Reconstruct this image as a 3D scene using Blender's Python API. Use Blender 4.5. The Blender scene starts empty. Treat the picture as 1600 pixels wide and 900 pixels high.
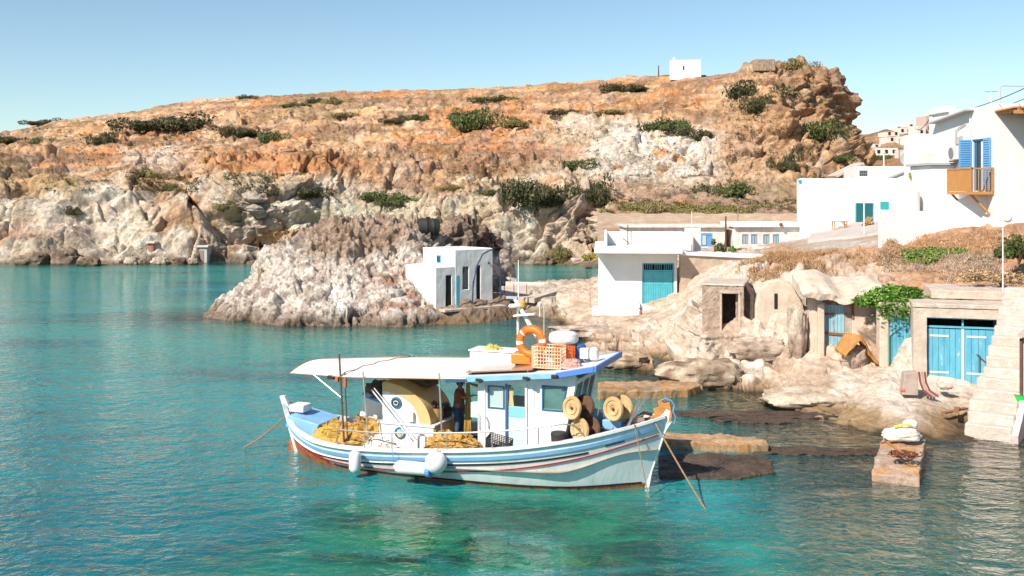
import bpy, bmesh, math, random
import numpy as np
from mathutils import Vector, Matrix
from mathutils.bvhtree import BVHTree
SC = bpy.context.scene
COL = SC.collection
R = math.radians
# ------------------------------------------------------------------ camera, sky, sun, exposure
cd = bpy.data.cameras.new('camera'); cam = bpy.data.objects.new('camera', cd); COL.objects.link(cam)
cam.location = (0, 0, 7.6); cam.rotation_euler = (R(90), 0, 0)
cd.sensor_width = 36; cd.lens = 36; cd.shift_y = -150/1600; cd.clip_start = .1; cd.clip_end = 9000
SC.camera = cam
SUN_DIR = Vector((-.8, -.84, 1.03)).normalized()          # towards the sun
elev = math.asin(SUN_DIR.z); az = math.atan2(SUN_DIR.x, SUN_DIR.y)
w = bpy.data.worlds.new('World'); SC.world = w; w.use_nodes = True
nt = w.node_tree; bg = nt.nodes['Background']
sky = nt.nodes.new('ShaderNodeTexSky'); sky.sky_type = 'NISHITA'; sky.sun_disc = False
sky.sun_elevation = elev; sky.sun_rotation = az; sky.air_density = .85; sky.dust_density = .3; sky.ozone_density = 1.2; sky.altitude = 0
sx_ = nt.nodes.new('ShaderNodeMix'); sx_.data_type = 'RGBA'; sx_.blend_type = 'MULTIPLY'; sx_.inputs[0].default_value = 1; sx_.inputs[7].default_value = (.93, 1.0, .95, 1)
nt.links.new(sky.outputs[0], sx_.inputs[6]); nt.links.new(sx_.outputs[2], bg.inputs[0]); bg.inputs[1].default_value = .108
sl = bpy.data.lights.new('sun', 'SUN'); sl.energy = 5; sl.angle = R(.55); sl.color = (1, .92, .8)
so = bpy.data.objects.new('sun', sl); COL.objects.link(so); so.rotation_euler = SUN_DIR.to_track_quat('Z', 'Y').to_euler()
SC.view_settings.view_transform = 'Standard'; SC.view_settings.look = 'None'; SC.view_settings.gamma = 1
SC.view_settings.exposure = .5
SC.cycles.max_bounces = 6; SC.cycles.transparent_max_bounces = 12
SC.cycles.use_denoising = True; SC.cycles.caustics_reflective = False; SC.cycles.caustics_refractive = False

# ------------------------------------------------------------------ helpers
H = 7.6; F = 1600.
def P(px, py, Y): return Vector(((px-800)/F*Y, Y, H+(300-py)/F*Y))
def PX(px, Y): return (px-800)/F*Y
def PZ(py, Y): return H+(300-py)/F*Y
def tag(o, label=None, cat=None, group=None, kind=None):
    if label: o['label'] = label
    if cat: o['category'] = cat
    if group: o['group'] = group
    if kind: o['kind'] = kind
    return o
def thing(name, label, cat, loc=(0, 0, 0), rz=0, group=None):
    o = bpy.data.objects.new(name, None); COL.objects.link(o); o.empty_display_size = .2
    o.location = loc; o.rotation_euler = (0, 0, rz)
    return tag(o, label, cat, group)
def dup(o, parent=None):
    c = o.copy(); COL.objects.link(c)
    if parent: c.parent = parent
    for ch in list(o.children): dup(ch, c)
    return c
class MB:
    def __init__(s): s.v = []; s.f = []; s.m = []; s.c = None
    def add(s, vs, fs, m=0):
        b = len(s.v); s.v += [tuple(v) for v in vs]; s.f += [tuple(b+i for i in f) for f in fs]; s.m += [m]*len(fs); return s
    def box(s, c, d, m=0, rz=0, M=None, taper=1.):
        x, y, z = d[0]/2, d[1]/2, d[2]/2
        vs = [Vector((a*x*(taper if e > 0 else 1), b*y*(taper if e > 0 else 1), e*z)) for e in (-1, 1) for b in (-1, 1) for a in (-1, 1)]
        T = Matrix.Translation(c) @ (M if M else Matrix.Rotation(rz, 4, 'Z'))
        return s.add([T @ v for v in vs], [(0, 2, 3, 1), (4, 5, 7, 6), (0, 1, 5, 4), (2, 6, 7, 3), (0, 4, 6, 2), (1, 3, 7, 5)], m)
    def b2(s, x0, x1, y0, y1, z0, z1, m=0): return s.box(((x0+x1)/2, (y0+y1)/2, (z0+z1)/2), (abs(x1-x0), abs(y1-y0), abs(z1-z0)), m)
    def bar(s, a, b, wd, ht, m=0):
        a = Vector(a); b = Vector(b); d = b-a; q = d.to_track_quat('X', 'Z').to_matrix().to_4x4()
        return s.box((a+b)/2, (d.length, wd, ht), m, M=q)
    def tube(s, pts, r, n=6, m=0, cap=True):
        pts = [Vector(p) for p in pts]; rs = r if isinstance(r, (list, tuple)) else [r]*len(pts); vs = []; fs = []
        up = Vector((.13, .21, 1)).normalized()
        for i, p in enumerate(pts):
            d = (pts[min(i+1, len(pts)-1)]-pts[max(i-1, 0)]).normalized()
            a = d.cross(up); a = a.normalized() if a.length > .05 else d.cross(Vector((1, 0, 0))).normalized()
            b = d.cross(a)
            for k in range(n):
                t = 2*math.pi*k/n; vs.append(p+(a*math.cos(t)+b*math.sin(t))*rs[i])
        for i in range(len(pts)-1):
            for k in range(n): fs.append((i*n+k, i*n+(k+1) % n, (i+1)*n+(k+1) % n, (i+1)*n+k))
        if cap: fs += [tuple(range(n))[::-1], tuple((len(pts)-1)*n+k for k in range(n))]
        return s.add(vs, fs, m)
    def lathe(s, prof, c=(0, 0, 0), axis=(0, 0, 1), n=20, m=0):
        q = Vector(axis).to_track_quat('Z', 'Y').to_matrix().to_4x4(); T = Matrix.Translation(c) @ q; vs = []; fs = []
        for r, z in prof:
            for k in range(n): t = 2*math.pi*k/n; vs.append(T @ Vector((r*math.cos(t), r*math.sin(t), z)))
        for i in range(len(prof)-1):
            for k in range(n): fs.append((i*n+k, i*n+(k+1) % n, (i+1)*n+(k+1) % n, (i+1)*n+k))
        fs += [tuple(range(n))[::-1], tuple((len(prof)-1)*n+k for k in range(n))]
        return s.add(vs, fs, m)
    def prism(s, poly, y0, y1, m=0, T=None):     # poly in x,z extruded along y
        n = len(poly); vs = [Vector((x, y0, z)) for x, z in poly]+[Vector((x, y1, z)) for x, z in poly]
        if T: vs = [T @ v for v in vs]
        fs = [tuple(range(n)), tuple(range(n, 2*n))[::-1]]+[(i, i+n, (i+1) % n+n, (i+1) % n) for i in range(n)]
        return s.add(vs, fs, m)
    def sphere(s, c, r, n=14, m=0, sc=(1, 1, 1)):
        prof = []; vs = []; fs = []; k2 = n//2
        for i in range(k2+1):
            a = math.pi*i/k2
            for k in range(n):
                t = 2*math.pi*k/n; vs.append((c[0]+r*sc[0]*math.sin(a)*math.cos(t), c[1]+r*sc[1]*math.sin(a)*math.sin(t), c[2]-r*sc[2]*math.cos(a)))
        for i in range(k2):
            for k in range(n): fs.append((i*n+k, i*n+(k+1) % n, (i+1)*n+(k+1) % n, (i+1)*n+k))
        return s.add(vs, fs, m)
    def wall(s, x0, x1, z0, z1, y, th, holes=(), m=0, T=None):   # wall in the x,z plane, front face at y (facing -y) with real openings
        xs = sorted({x0, x1, *[h[0] for h in holes], *[h[1] for h in holes]}); zs = sorted({z0, z1, *[h[2] for h in holes], *[h[3] for h in holes]})
        T = T or (lambda p: p)
        def solid(i, j):
            if i < 0 or j < 0 or i >= len(xs)-1 or j >= len(zs)-1: return False
            cx = (xs[i]+xs[i+1])/2; cz = (zs[j]+zs[j+1])/2
            return not any(h[0] < cx < h[1] and h[2] < cz < h[3] for h in holes)
        def q(*p): s.add([T(Vector(a)) for a in p], [(0, 1, 2, 3)], m)
        for i in range(len(xs)-1):
            for j in range(len(zs)-1):
                if not solid(i, j): continue
                a, b, c, d = xs[i], xs[i+1], zs[j], zs[j+1]; Y = y+th
                q((a, y, c), (b, y, c), (b, y, d), (a, y, d)); q((a, Y, c), (a, Y, d), (b, Y, d), (b, Y, c))
                if not solid(i-1, j): q((a, Y, c), (a, y, c), (a, y, d), (a, Y, d))
                if not solid(i+1, j): q((b, y, c), (b, Y, c), (b, Y, d), (b, y, d))
                if not solid(i, j-1): q((a, Y, c), (b, Y, c), (b, y, c), (a, y, c))
                if not solid(i, j+1): q((a, y, d), (b, y, d), (b, Y, d), (a, Y, d))
        return s
    def build(s, name, mats, parent=None, smooth=False, bevel=0, merge=True, sub=0):
        me = bpy.data.meshes.new(name); me.from_pydata(s.v, [], s.f)
        for mm in (mats if isinstance(mats, (list, tuple)) else [mats]): me.materials.append(mm)
        me.polygons.foreach_set('material_index', s.m)
        if s.c is not None:
            a = me.color_attributes.new('Col', 'FLOAT_COLOR', 'POINT'); a.data.foreach_set('color', np.asarray(s.c, dtype=np.float32).ravel())
        if s.c is None and (merge or bevel):
            bm = bmesh.new(); bm.from_mesh(me)
            bmesh.ops.remove_doubles(bm, verts=bm.verts, dist=1e-5)
            bmesh.ops.recalc_face_normals(bm, faces=bm.faces)
            bm.to_mesh(me); bm.free()
        if smooth: me.polygons.foreach_set('use_smooth', [True]*len(me.polygons))
        o = bpy.data.objects.new(name, me); COL.objects.link(o)
        if parent: o.parent = parent
        if bevel:
            b = o.modifiers.new('b', 'BEVEL'); b.width = bevel; b.segments = 2; b.limit_method = 'ANGLE'; b.angle_limit = R(40); b.harden_normals = False
        if sub:
            b = o.modifiers.new('s', 'SUBSURF'); b.levels = b.render_levels = sub
        if smooth and not sub:
            try: me.set_sharp_from_angle(angle=R(40))
            except Exception: pass
        return o

TEXC = {}
def rough(o, strength=.03, size=.35, lv=4, simple=True):
    if size not in TEXC: t_ = bpy.data.textures.new('unevenness', 'CLOUDS'); t_.noise_scale = size; t_.noise_depth = 4; TEXC[size] = t_
    for m_ in list(o.modifiers):
        if m_.type == 'BEVEL': m_.segments = 1
    a = o.modifiers.new('sub', 'SUBSURF'); a.subdivision_type = 'SIMPLE'; a.levels = a.render_levels = lv
    d = o.modifiers.new('uneven', 'DISPLACE'); d.texture = TEXC[size]; d.strength = strength; d.mid_level = .5; d.texture_coords = 'LOCAL'; return o
# ------------------------------------------------------------------ materials
MC = {}
def mat(name, col, rough=.7, col2=None, scale=3., bump=0., bscale=None, metal=0., spec=.4, stains=None, stretch=(1, 1, 1), vcol=False, fine=0., lo=.35, hi=.65, alpha=None, detail=6., fs=9.):
    if name in MC: return MC[name]
    m = bpy.data.materials.new(name); m.use_nodes = True; t = m.node_tree; N = t.nodes; L = t.links
    b = N['Principled BSDF']; b.inputs['Roughness'].default_value = rough; b.inputs['Metallic'].default_value = metal
    b.inputs['Specular IOR Level'].default_value = spec
    tc = N.new('ShaderNodeTexCoord'); mp = N.new('ShaderNodeMapping'); mp.inputs['Scale'].default_value = stretch; L.new(tc.outputs['Object'], mp.inputs[0])
    def noise(sc, d=detail, r=.6):
        n = N.new('ShaderNodeTexNoise'); n.inputs['Scale'].default_value = sc; n.inputs['Detail'].default_value = d; n.inputs['Roughness'].default_value = r
        L.new(mp.outputs[0], n.inputs['Vector']); return n.outputs['Fac']
    def ramp(src, a, c):
        r = N.new('ShaderNodeMapRange'); r.inputs[1].default_value = a; r.inputs[2].default_value = c; L.new(src, r.inputs[0]); return r.outputs[0]
    def mix(f, a, c, mode='MIX'):
        x = N.new('ShaderNodeMix'); x.data_type = 'RGBA'; x.blend_type = mode
        if isinstance(f, float): x.inputs[0].default_value = f
        else: L.new(f, x.inputs[0])
        for k, q in ((6, a), (7, c)):
            if isinstance(q, tuple): x.inputs[k].default_value = (*q[:3], 1)
            else: L.new(q, x.inputs[k])
        return x.outputs[2]
    cur = col
    if vcol:
        at = N.new('ShaderNodeVertexColor'); at.layer_name = 'Col'; cur = at.outputs['Color']
    if col2: cur = mix(ramp(noise(scale), lo, hi), cur, col2, 'MULTIPLY' if vcol else 'MIX')
    if stains: cur = mix(ramp(noise(stains[1], 8., .7), stains[2], stains[3]), cur, stains[0])
    if fine: cur = mix(ramp(noise(scale*fs), .32, .68), cur, (1-fine,)*3, 'MULTIPLY')
    if isinstance(cur, tuple): b.inputs['Base Color'].default_value = (*cur[:3], 1)
    else: L.new(cur, b.inputs['Base Color'])
    if bump:
        bn = N.new('ShaderNodeBump'); bn.inputs['Strength'].default_value = 1; bn.inputs['Distance'].default_value = bump
        L.new(noise(bscale or scale*3, 8., .65), bn.inputs['Height']); L.new(bn.outputs[0], b.inputs['Normal'])
    if alpha is not None: b.inputs['Alpha'].default_value = alpha
    MC[name] = m; return m
WHITE = mat('whitewash', (.74, .73, .72), .85, (.68, .665, .65), .9, .03, 4., stains=((.58, .52, .46), 1.9, .64, .88), stretch=(1, 1, .5), detail=8)
WHITE2 = mat('old_whitewash', (.74, .71, .67), .9, (.55, .48, .42), 1.6, .02, 9., stains=((.42, .34, .28), 3., .58, .8), detail=8)
PLASTER = mat('beige_render', (.5, .38, .29), .95, (.4, .3, .22), 1.2, .02, 8., stains=((.58, .47, .37), 2.5, .5, .75), detail=8)
CONC = mat('concrete', (.6, .5, .42), .9, (.48, .38, .31), 1.8, .02, 10., stains=((.68, .6, .53), 3., .55, .7), fine=.15)
CONCWET = mat('stained_concrete', (.5, .33, .2), .8, (.25, .17, .1), 2.2, .03, 8., stains=((.5, .22, .05), 1.7, .5, .65), fine=.3)
TEAL = mat('turquoise_paint', (.06, .36, .45), .55, (.09, .42, .5), 3., .003, 20.)
TEALD = mat('deep_teal_paint', (.02, .27, .3), .5, (.03, .33, .36), 3.)
BLUEOLD = mat('weathered_blue_paint', (.08, .33, .47), .7, (.13, .42, .55), 5., .01, 30., stains=((.52, .5, .46), 7., .6, .68), stretch=(1, 1, .3))
BLUEP = mat('patchy_blue_paint', (.17, .4, .5), .75, (.3, .5, .56), 4., .012, 30., stains=((.35, .17, .1), 5., .58, .66), stretch=(1, 1, .3))
BLUE = mat('blue_paint', (.1, .28, .6), .5, (.13, .33, .66), 3.)
SHUT = mat('shutter_blue', (.12, .33, .62), .5, (.15, .38, .66), 4.)
SKYB = mat('boat_light_blue', (.19, .4, .68), .45, (.26, .48, .74), 2.5, .003, 15., stains=((.5, .55, .6), 4., .62, .75))
BWHITE = mat('boat_white', (.77, .77, .77), .4, (.66, .67, .68), 2., .006, 12., stains=((.45, .33, .25), 4.5, .6, .82), stretch=(1.4, 1.4, .45))
HULLW = mat('hull_white', (.74, .77, .77), .28, (.6, .66, .66), 1.8, .01, 6., stains=((.42, .27, .18), 3.6, .6, .8), stretch=(1.6, 1.6, .35))
HULLR = mat('antifouling_red', (.45, .07, .03), .6, (.55, .2, .05), 5., .01, 20., stains=((.08, .04, .03), 4., .5, .65))
BLACKP = mat('black_paint', (.02, .02, .025), .5)
REDP = mat('red_paint', (.4, .03, .03), .5)
OCHRE = mat('ochre_paint', (.62, .36, .14), .6, (.7, .43, .2), 2., .004, 14.)
WOOD = mat('varnished_wood', (.6, .26, .05), .5, (.4, .15, .04), 3., .01, 20., stretch=(1, 1, 4))
PINE = mat('honey_timber', (.55, .27, .08), .6, (.45, .2, .06), 3., .004, 20., stretch=(6, 6, 1))
BROWN = mat('dark_timber', (.16, .08, .045), .8, (.1, .05, .03), 3., .01, 20.)
GREYW = mat('grey_timber', (.35, .24, .17), .9, (.22, .14, .1), 3., .01, 20.)
STEEL = mat('steel', (.6, .58, .55), .35, (.45, .4, .36), 5., metal=.8)
DARK = mat('dark_rubber', (.015, .015, .018), .7, (.03, .028, .026), 4.)
VOID = mat('dark_interior', (.02, .017, .015), .95)  # near-black colour stands in for the shade inside openings
GLASS = mat('window_glass', (.03, .06, .07), .06, spec=.8)
GLASSG = mat('green_window_glass', (.1, .22, .2), .08, (.06, .14, .13), 2., spec=.8)
NETY = mat('ochre_fishing_net', (.7, .43, .13), .95, (.52, .28, .07), 9., .05, 25., fine=.3)
NETW = mat('yellow_fishing_net', (.78, .52, .14), .95, (.6, .36, .07), 9., .05, 25., fine=.4)
ORANGE = mat('orange_plastic', (.85, .17, .015), .45, (.75, .13, .01), 4.)
CREAM = mat('white_plastic', (.8, .78, .76), .35, (.7, .67, .64), 4.)
ROPE = mat('old_rope', (.36, .22, .12), .9, (.22, .13, .07), 20.)
CANVAS = mat('awning_canvas', (.8, .76, .73), .8, (.74, .68, .64), 1.5, .006, 10., stains=((.5, .42, .36), 3., .65, .8))
ROCKM = mat('rock', (1, 1, 1), .95, (.84, .76, .68), .6, .8, .9, vcol=True, fine=.5, fs=3.2, spec=.2, detail=9.)
ROCKN = mat('near_rock', (1, 1, 1), .93, (.75, .7, .66), .9, .14, 2.2, vcol=True, fine=.4, fs=5, spec=.25, detail=9.)
PITM = mat('pitted_rock', (1, 1, 1), .95, (.78, .7, .64), 1.2, .3, 2.6, vcol=True, fine=.55, fs=4, spec=.2, detail=9.)
STONE = mat('rubble_stone', (.42, .29, .2), .95, (.25, .16, .1), 2., .12, 2.5, stains=((.55, .42, .32), 4., .5, .6), fine=.35)

# ------------------------------------------------------------------ numpy noise
def _h(ix, iy, iz, s=0):
    h = (ix.astype(np.int64)*374761393+iy.astype(np.int64)*668265263+iz.astype(np.int64)*2147483647+s*974711) & 0xffffffff
    h = ((h ^ (h >> 13))*1274126177) & 0xffffffff; h = ((h ^ (h >> 15))*2246822519) & 0xffffffff
    return ((h ^ (h >> 16)) & 0xffffff)/float(0xffffff)
def vn(p, s=0):
    i = np.floor(p); f = p-i; f = f*f*f*(f*(f*6-15)+10); i = i.astype(np.int64); r = 0
    for a in (0, 1):
        for b in (0, 1):
            for c in (0, 1):
                wt = (f[:, 0] if a else 1-f[:, 0])*(f[:, 1] if b else 1-f[:, 1])*(f[:, 2] if c else 1-f[:, 2])
                r = r+wt*_h(i[:, 0]+a, i[:, 1]+b, i[:, 2]+c, s)
    return r
def fbm(p, o=5, s=0, g=.5):
    r = 0; a = 1; t = 0; p = np.asarray(p, float)
    for k in range(o): r = r+a*vn(p*2.03**k+k*17.3, s+k); t += a; a *= g
    return r/t
def ridged(p, o=4, s=0):
    r = 0; a = 1; t = 0
    for k in range(o): r = r+a*(1-np.abs(2*vn(p*2.03**k+k*7.7, s+k)-1)); t += a; a *= .5
    return r/t
def _hb(x, y, z, s):
    h = (x*374761393+y*668265263+z*2147483647+s*974711) & 0xffffffff
    h = ((h ^ (h >> 13))*1274126177) & 0xffffffff; h = ((h ^ (h >> 15))*2246822519) & 0xffffffff; return h ^ (h >> 16)
def _b3(h): return (h & 1023)/1023., ((h >> 10) & 1023)/1023., ((h >> 20) & 1023)/1023.
def worley(p, s=0):
    i = np.floor(p).astype(np.int64); f1 = np.full(len(p), 9.); f2 = np.full(len(p), 9.); cid = np.zeros(len(p))
    for a in (-1, 0, 1):
        for b in (-1, 0, 1):
            for c in (-1, 0, 1):
                x, y, z = i[:, 0]+a, i[:, 1]+b, i[:, 2]+c; h = _hb(x, y, z, s); u, v, w = _b3(h)
                d = np.sqrt((x+u-p[:, 0])**2+(y+v-p[:, 1])**2+(z+w-p[:, 2])**2)
                cl = d < f1; f2 = np.where(cl, f1, np.minimum(f2, d)); cid = np.where(cl, ((h*2246822519 >> 9) & 4095)/4095., cid); f1 = np.where(cl, d, f1)
    return f1, f2, cid
def facets(p, s=0, tilt=1.):   # blocks with flat, tilted faces
    i = np.floor(p).astype(np.int64); f1 = np.full(len(p), 9.); f2 = np.full(len(p), 9.); hgt = np.zeros(len(p))
    for a in (-1, 0, 1):
        for b in (-1, 0, 1):
            for c in (-1, 0, 1):
                x, y, z = i[:, 0]+a, i[:, 1]+b, i[:, 2]+c; h = _hb(x, y, z, s); u, v, w = _b3(h)
                dx = p[:, 0]-x-u; dy = p[:, 1]-y-v; dz = p[:, 2]-z-w; d = np.maximum(np.maximum(np.abs(dx), np.abs(dy)), np.abs(dz))*.6+.4*np.sqrt(dx*dx+dy*dy+dz*dz)
                h2 = (h*1274126177 >> 7) & 0x3fffffff; t1, t2, t3 = _b3(h2); h_ = ((h2*668265263 >> 11) & 1023)/1023.-.5+tilt*(dx*(t1-.5)+dy*(t2-.5)+dz*(t3-.35))
                cl = d < f1; f2 = np.where(cl, f1, np.minimum(f2, d)); hgt = np.where(cl, h_, hgt); f1 = np.where(cl, d, f1)
    return hgt, f2-f1
def sm(a, b, x): t = np.clip((x-a)/(b-a), 0, 1); return t*t*(3-2*t)
def lerp(a, b, t): return a+(b-a)*t
def mixc(a, b, t): return a*(1-t[:, None])+np.asarray(b)*t[:, None]
def project(p):   # photograph pixels of world points, used only to lay out rock colours
    return 800+p[:, 0]/p[:, 1]*F, 300-(p[:, 2]-H)/p[:, 1]*F
BV = {}
def sheet(name, px0, px1, nu, rows, nv, disp, colour, material, label=None, smooth_it=6, weights=None, kind='structure', cat=None, blur=1):
    U = np.linspace(px0, px1, nu); pts = []
    for row in rows:
        a = np.array(row, float); y = np.interp(U, a[:, 0], a[:, 1]); Y = np.interp(U, a[:, 0], a[:, 2])
        pts.append(np.stack([(U-800)/F*Y, Y, H+(300-y)/F*Y], 1))
    pts = np.array(pts); n = len(rows); wts = weights or [1]*(n-1); cw = np.concatenate([[0], np.cumsum(wts)])/sum(wts)
    V = np.linspace(0, 1, nv); G = np.zeros((nv, nu, 3))
    for j, v in enumerate(V):
        k = min(np.searchsorted(cw, v, 'right')-1, n-2); t = (v-cw[k])/(cw[k+1]-cw[k]); G[j] = pts[k]*(1-t)+pts[k+1]*t
    for _ in range(smooth_it):
        G[1:-1, 1:-1] = (G[1:-1, 1:-1]*2+G[:-2, 1:-1]+G[2:, 1:-1]+G[1:-1, :-2]+G[1:-1, 2:])/6
    base = G.copy()
    def normals(G):
        du = np.gradient(G, axis=1); dv = np.gradient(G, axis=0); N = np.cross(du, dv); N /= np.linalg.norm(N, axis=2, keepdims=True)+1e-9
        return N
    N = normals(G).reshape(-1, 3); p = G.reshape(-1, 3); vv = np.repeat(V, nu); uu = np.tile(U, nv)
    D = disp(p, N, uu, vv)
    for _ in range(blur):
        g_ = D.reshape(nv, nu).copy(); g_[1:-1, 1:-1] = (g_[1:-1, 1:-1]*4+g_[:-2, 1:-1]+g_[2:, 1:-1]+g_[1:-1, :-2]+g_[1:-1, 2:])/8; D = g_.ravel()
    q = p+(N*D[:, None] if D.ndim == 1 else D)
    N2 = normals(q.reshape(nv, nu, 3)).reshape(-1, 3)
    C = colour(q, N2, uu, vv); C = np.clip(np.concatenate([C, np.ones((len(C), 1))], 1), 0, 1)
    idx = np.arange(nv*nu).reshape(nv, nu)
    fs = np.stack([idx[:-1, :-1], idx[:-1, 1:], idx[1:, 1:], idx[1:, :-1]], -1).reshape(-1, 4)
    me = bpy.data.meshes.new(name); me.vertices.add(len(q)); me.vertices.foreach_set('co', q.astype(np.float32).ravel())
    me.loops.add(fs.size); me.loops.foreach_set('vertex_index', fs.ravel().astype(np.int32)); me.polygons.add(len(fs))
    me.polygons.foreach_set('loop_start', np.arange(0, fs.size, 4, dtype=np.int32)); me.polygons.foreach_set('loop_total', np.full(len(fs), 4, dtype=np.int32))
    me.update(calc_edges=True)
    me.polygons.foreach_set('use_smooth', [True]*len(fs))
    a = me.color_attributes.new('Col', 'FLOAT_COLOR', 'POINT'); a.data.foreach_set('color', C.astype(np.float32).ravel())
    me.materials.append(material); o = bpy.data.objects.new(name, me); COL.objects.link(o); tag(o, label, cat, kind=kind)
    BV[name] = BVHTree.FromPolygons([tuple(x) for x in q.tolist()], fs.tolist())
    return o
def hit(px, py, names=None):
    d = Vector(((px-800)/F, 1, (300-py)/F)).normalized(); best = None
    for k, b in BV.items():
        if names and k not in names: continue
        r = b.ray_cast(Vector((0, 0, H)), d)
        if r[0] is not None and (best is None or r[3] < best[3]): best = r
    return best[0] if best else None
def ground(x, y, names=None, top=60):
    z = -9
    for k, b in BV.items():
        if names and k not in names: continue
        r = b.ray_cast(Vector((x, y, top)), Vector((0, 0, -1)))
        if r[0] is not None: z = max(z, r[0].z)
    return z
# ------------------------------------------------------------------ terrain
OR = np.array((.8, .49, .28)); OR2 = np.array((.78, .36, .15)); BR = np.array((.46, .28, .19)); CRM = np.array((.78, .65, .5)); WHT = np.array((.86, .78, .68)); GRY = np.array((.46, .4, .37)); YEL = np.array((.64, .44, .2))
def blob(x, y, cx, cy, rx, ry, pw=2.): return np.exp(-(np.abs((x-cx)/rx)**pw+np.abs((y-cy)/ry)**pw))
sky_row = [(-260, 222), (0, 207), (50, 198), (90, 188), (190, 178), (250, 165), (330, 155), (450, 150), (530, 144), (640, 142), (750, 137), (850, 130), (950, 124), (1040, 117), (1110, 117), (1180, 110), (1215, 106), (1270, 108), (1295, 118), (1312, 140), (1322, 175), (1332, 210), (1346, 250), (1375, 280), (1430, 300), (1560, 310)]
def Yc(px, tab): a = np.array(tab, float); return float(np.interp(px, a[:, 0], a[:, 1]))
ridgeY = [(-260, 200), (0, 195), (500, 182), (900, 172), (1100, 160), (1180, 150), (1297, 142), (1322, 146), (1352, 150), (1560, 150)]
rows = [
 [(-260, 430, 104), (700, 430, 104), (900, 425, 104), (960, 400, 95), (1260, 388, 93), (1380, 380, 95), (1560, 380, 95)],
 [(-260, 411, 108.6), (760, 411, 108.6), (930, 411, 108.6), (960, 385, 100), (1000, 362, 100), (1260, 360, 101), (1380, 350, 101), (1560, 350, 103)],
 [(-260, 392, 111), (300, 388, 111), (370, 390, 113), (480, 385, 114), (640, 380, 112), (760, 380, 112), (830, 395, 111), (930, 396, 111), (960, 352, 103), (1250, 350, 103), (1560, 345, 105)],
 [(-260, 330, 116), (60, 345, 115), (120, 325, 117), (230, 340, 115), (300, 330, 118), (400, 305, 114), (500, 330, 121), (640, 325, 118), (770, 345, 116), (860, 325, 114), (935, 335, 115), (960, 330, 107), (1250, 328, 109), (1560, 328, 115)],
 [(-260, 280, 124), (100, 285, 124), (200, 270, 124), (330, 280, 126), (450, 280, 122), (560, 293, 128), (660, 292, 128), (780, 290, 130), (850, 290, 128), (930, 285, 124), (1000, 290, 121), (1120, 292, 120), (1250, 285, 121), (1320, 275, 126), (1560, 300, 130)],
 [(-260, 240, 150), (0, 240, 146), (200, 232, 144), (340, 225, 146), (520, 212, 146), (700, 215, 146), (850, 210, 142), (930, 205, 132), (1000, 222, 128), (1120, 232, 126), (1200, 190, 128), (1290, 195, 132), (1325, 225, 142), (1350, 275, 142), (1560, 310, 142)],
 [(-260, 232, 175), (0, 222, 170), (200, 200, 166), (450, 180, 162), (700, 172, 158), (900, 165, 150), (1000, 165, 144), (1090, 150, 138), (1160, 122, 136), (1215, 113, 134), (1280, 120, 134), (1300, 135, 136), (1318, 185, 142), (1332, 222, 146), (1352, 265, 149), (1560, 312, 150)],
 [(p, y, Yc(p, ridgeY)) for p, y in sky_row],
 [(p, 300+(y-300)*.72+6, Yc(p, ridgeY)+45) for p, y in sky_row],
 [(p, 340, Yc(p, ridgeY)+95) for p, y in sky_row]]
rib_ = np.array([(368, 408), (374, 375), (392, 342), (425, 318), (468, 306), (486, 330)], float)
def seg(x, y, P_, r):
    d = np.full(len(x), 1e9)
    for a, b in zip(P_[:-1], P_[1:]):
        ab = b-a; t = np.clip(((x-a[0])*ab[0]+(y-a[1])*ab[1])/(ab@ab), 0, 1); d = np.minimum(d, np.hypot(x-a[0]-t*ab[0], y-a[1]-t*ab[1]))
    return np.exp(-(d/r)**2)
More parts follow.
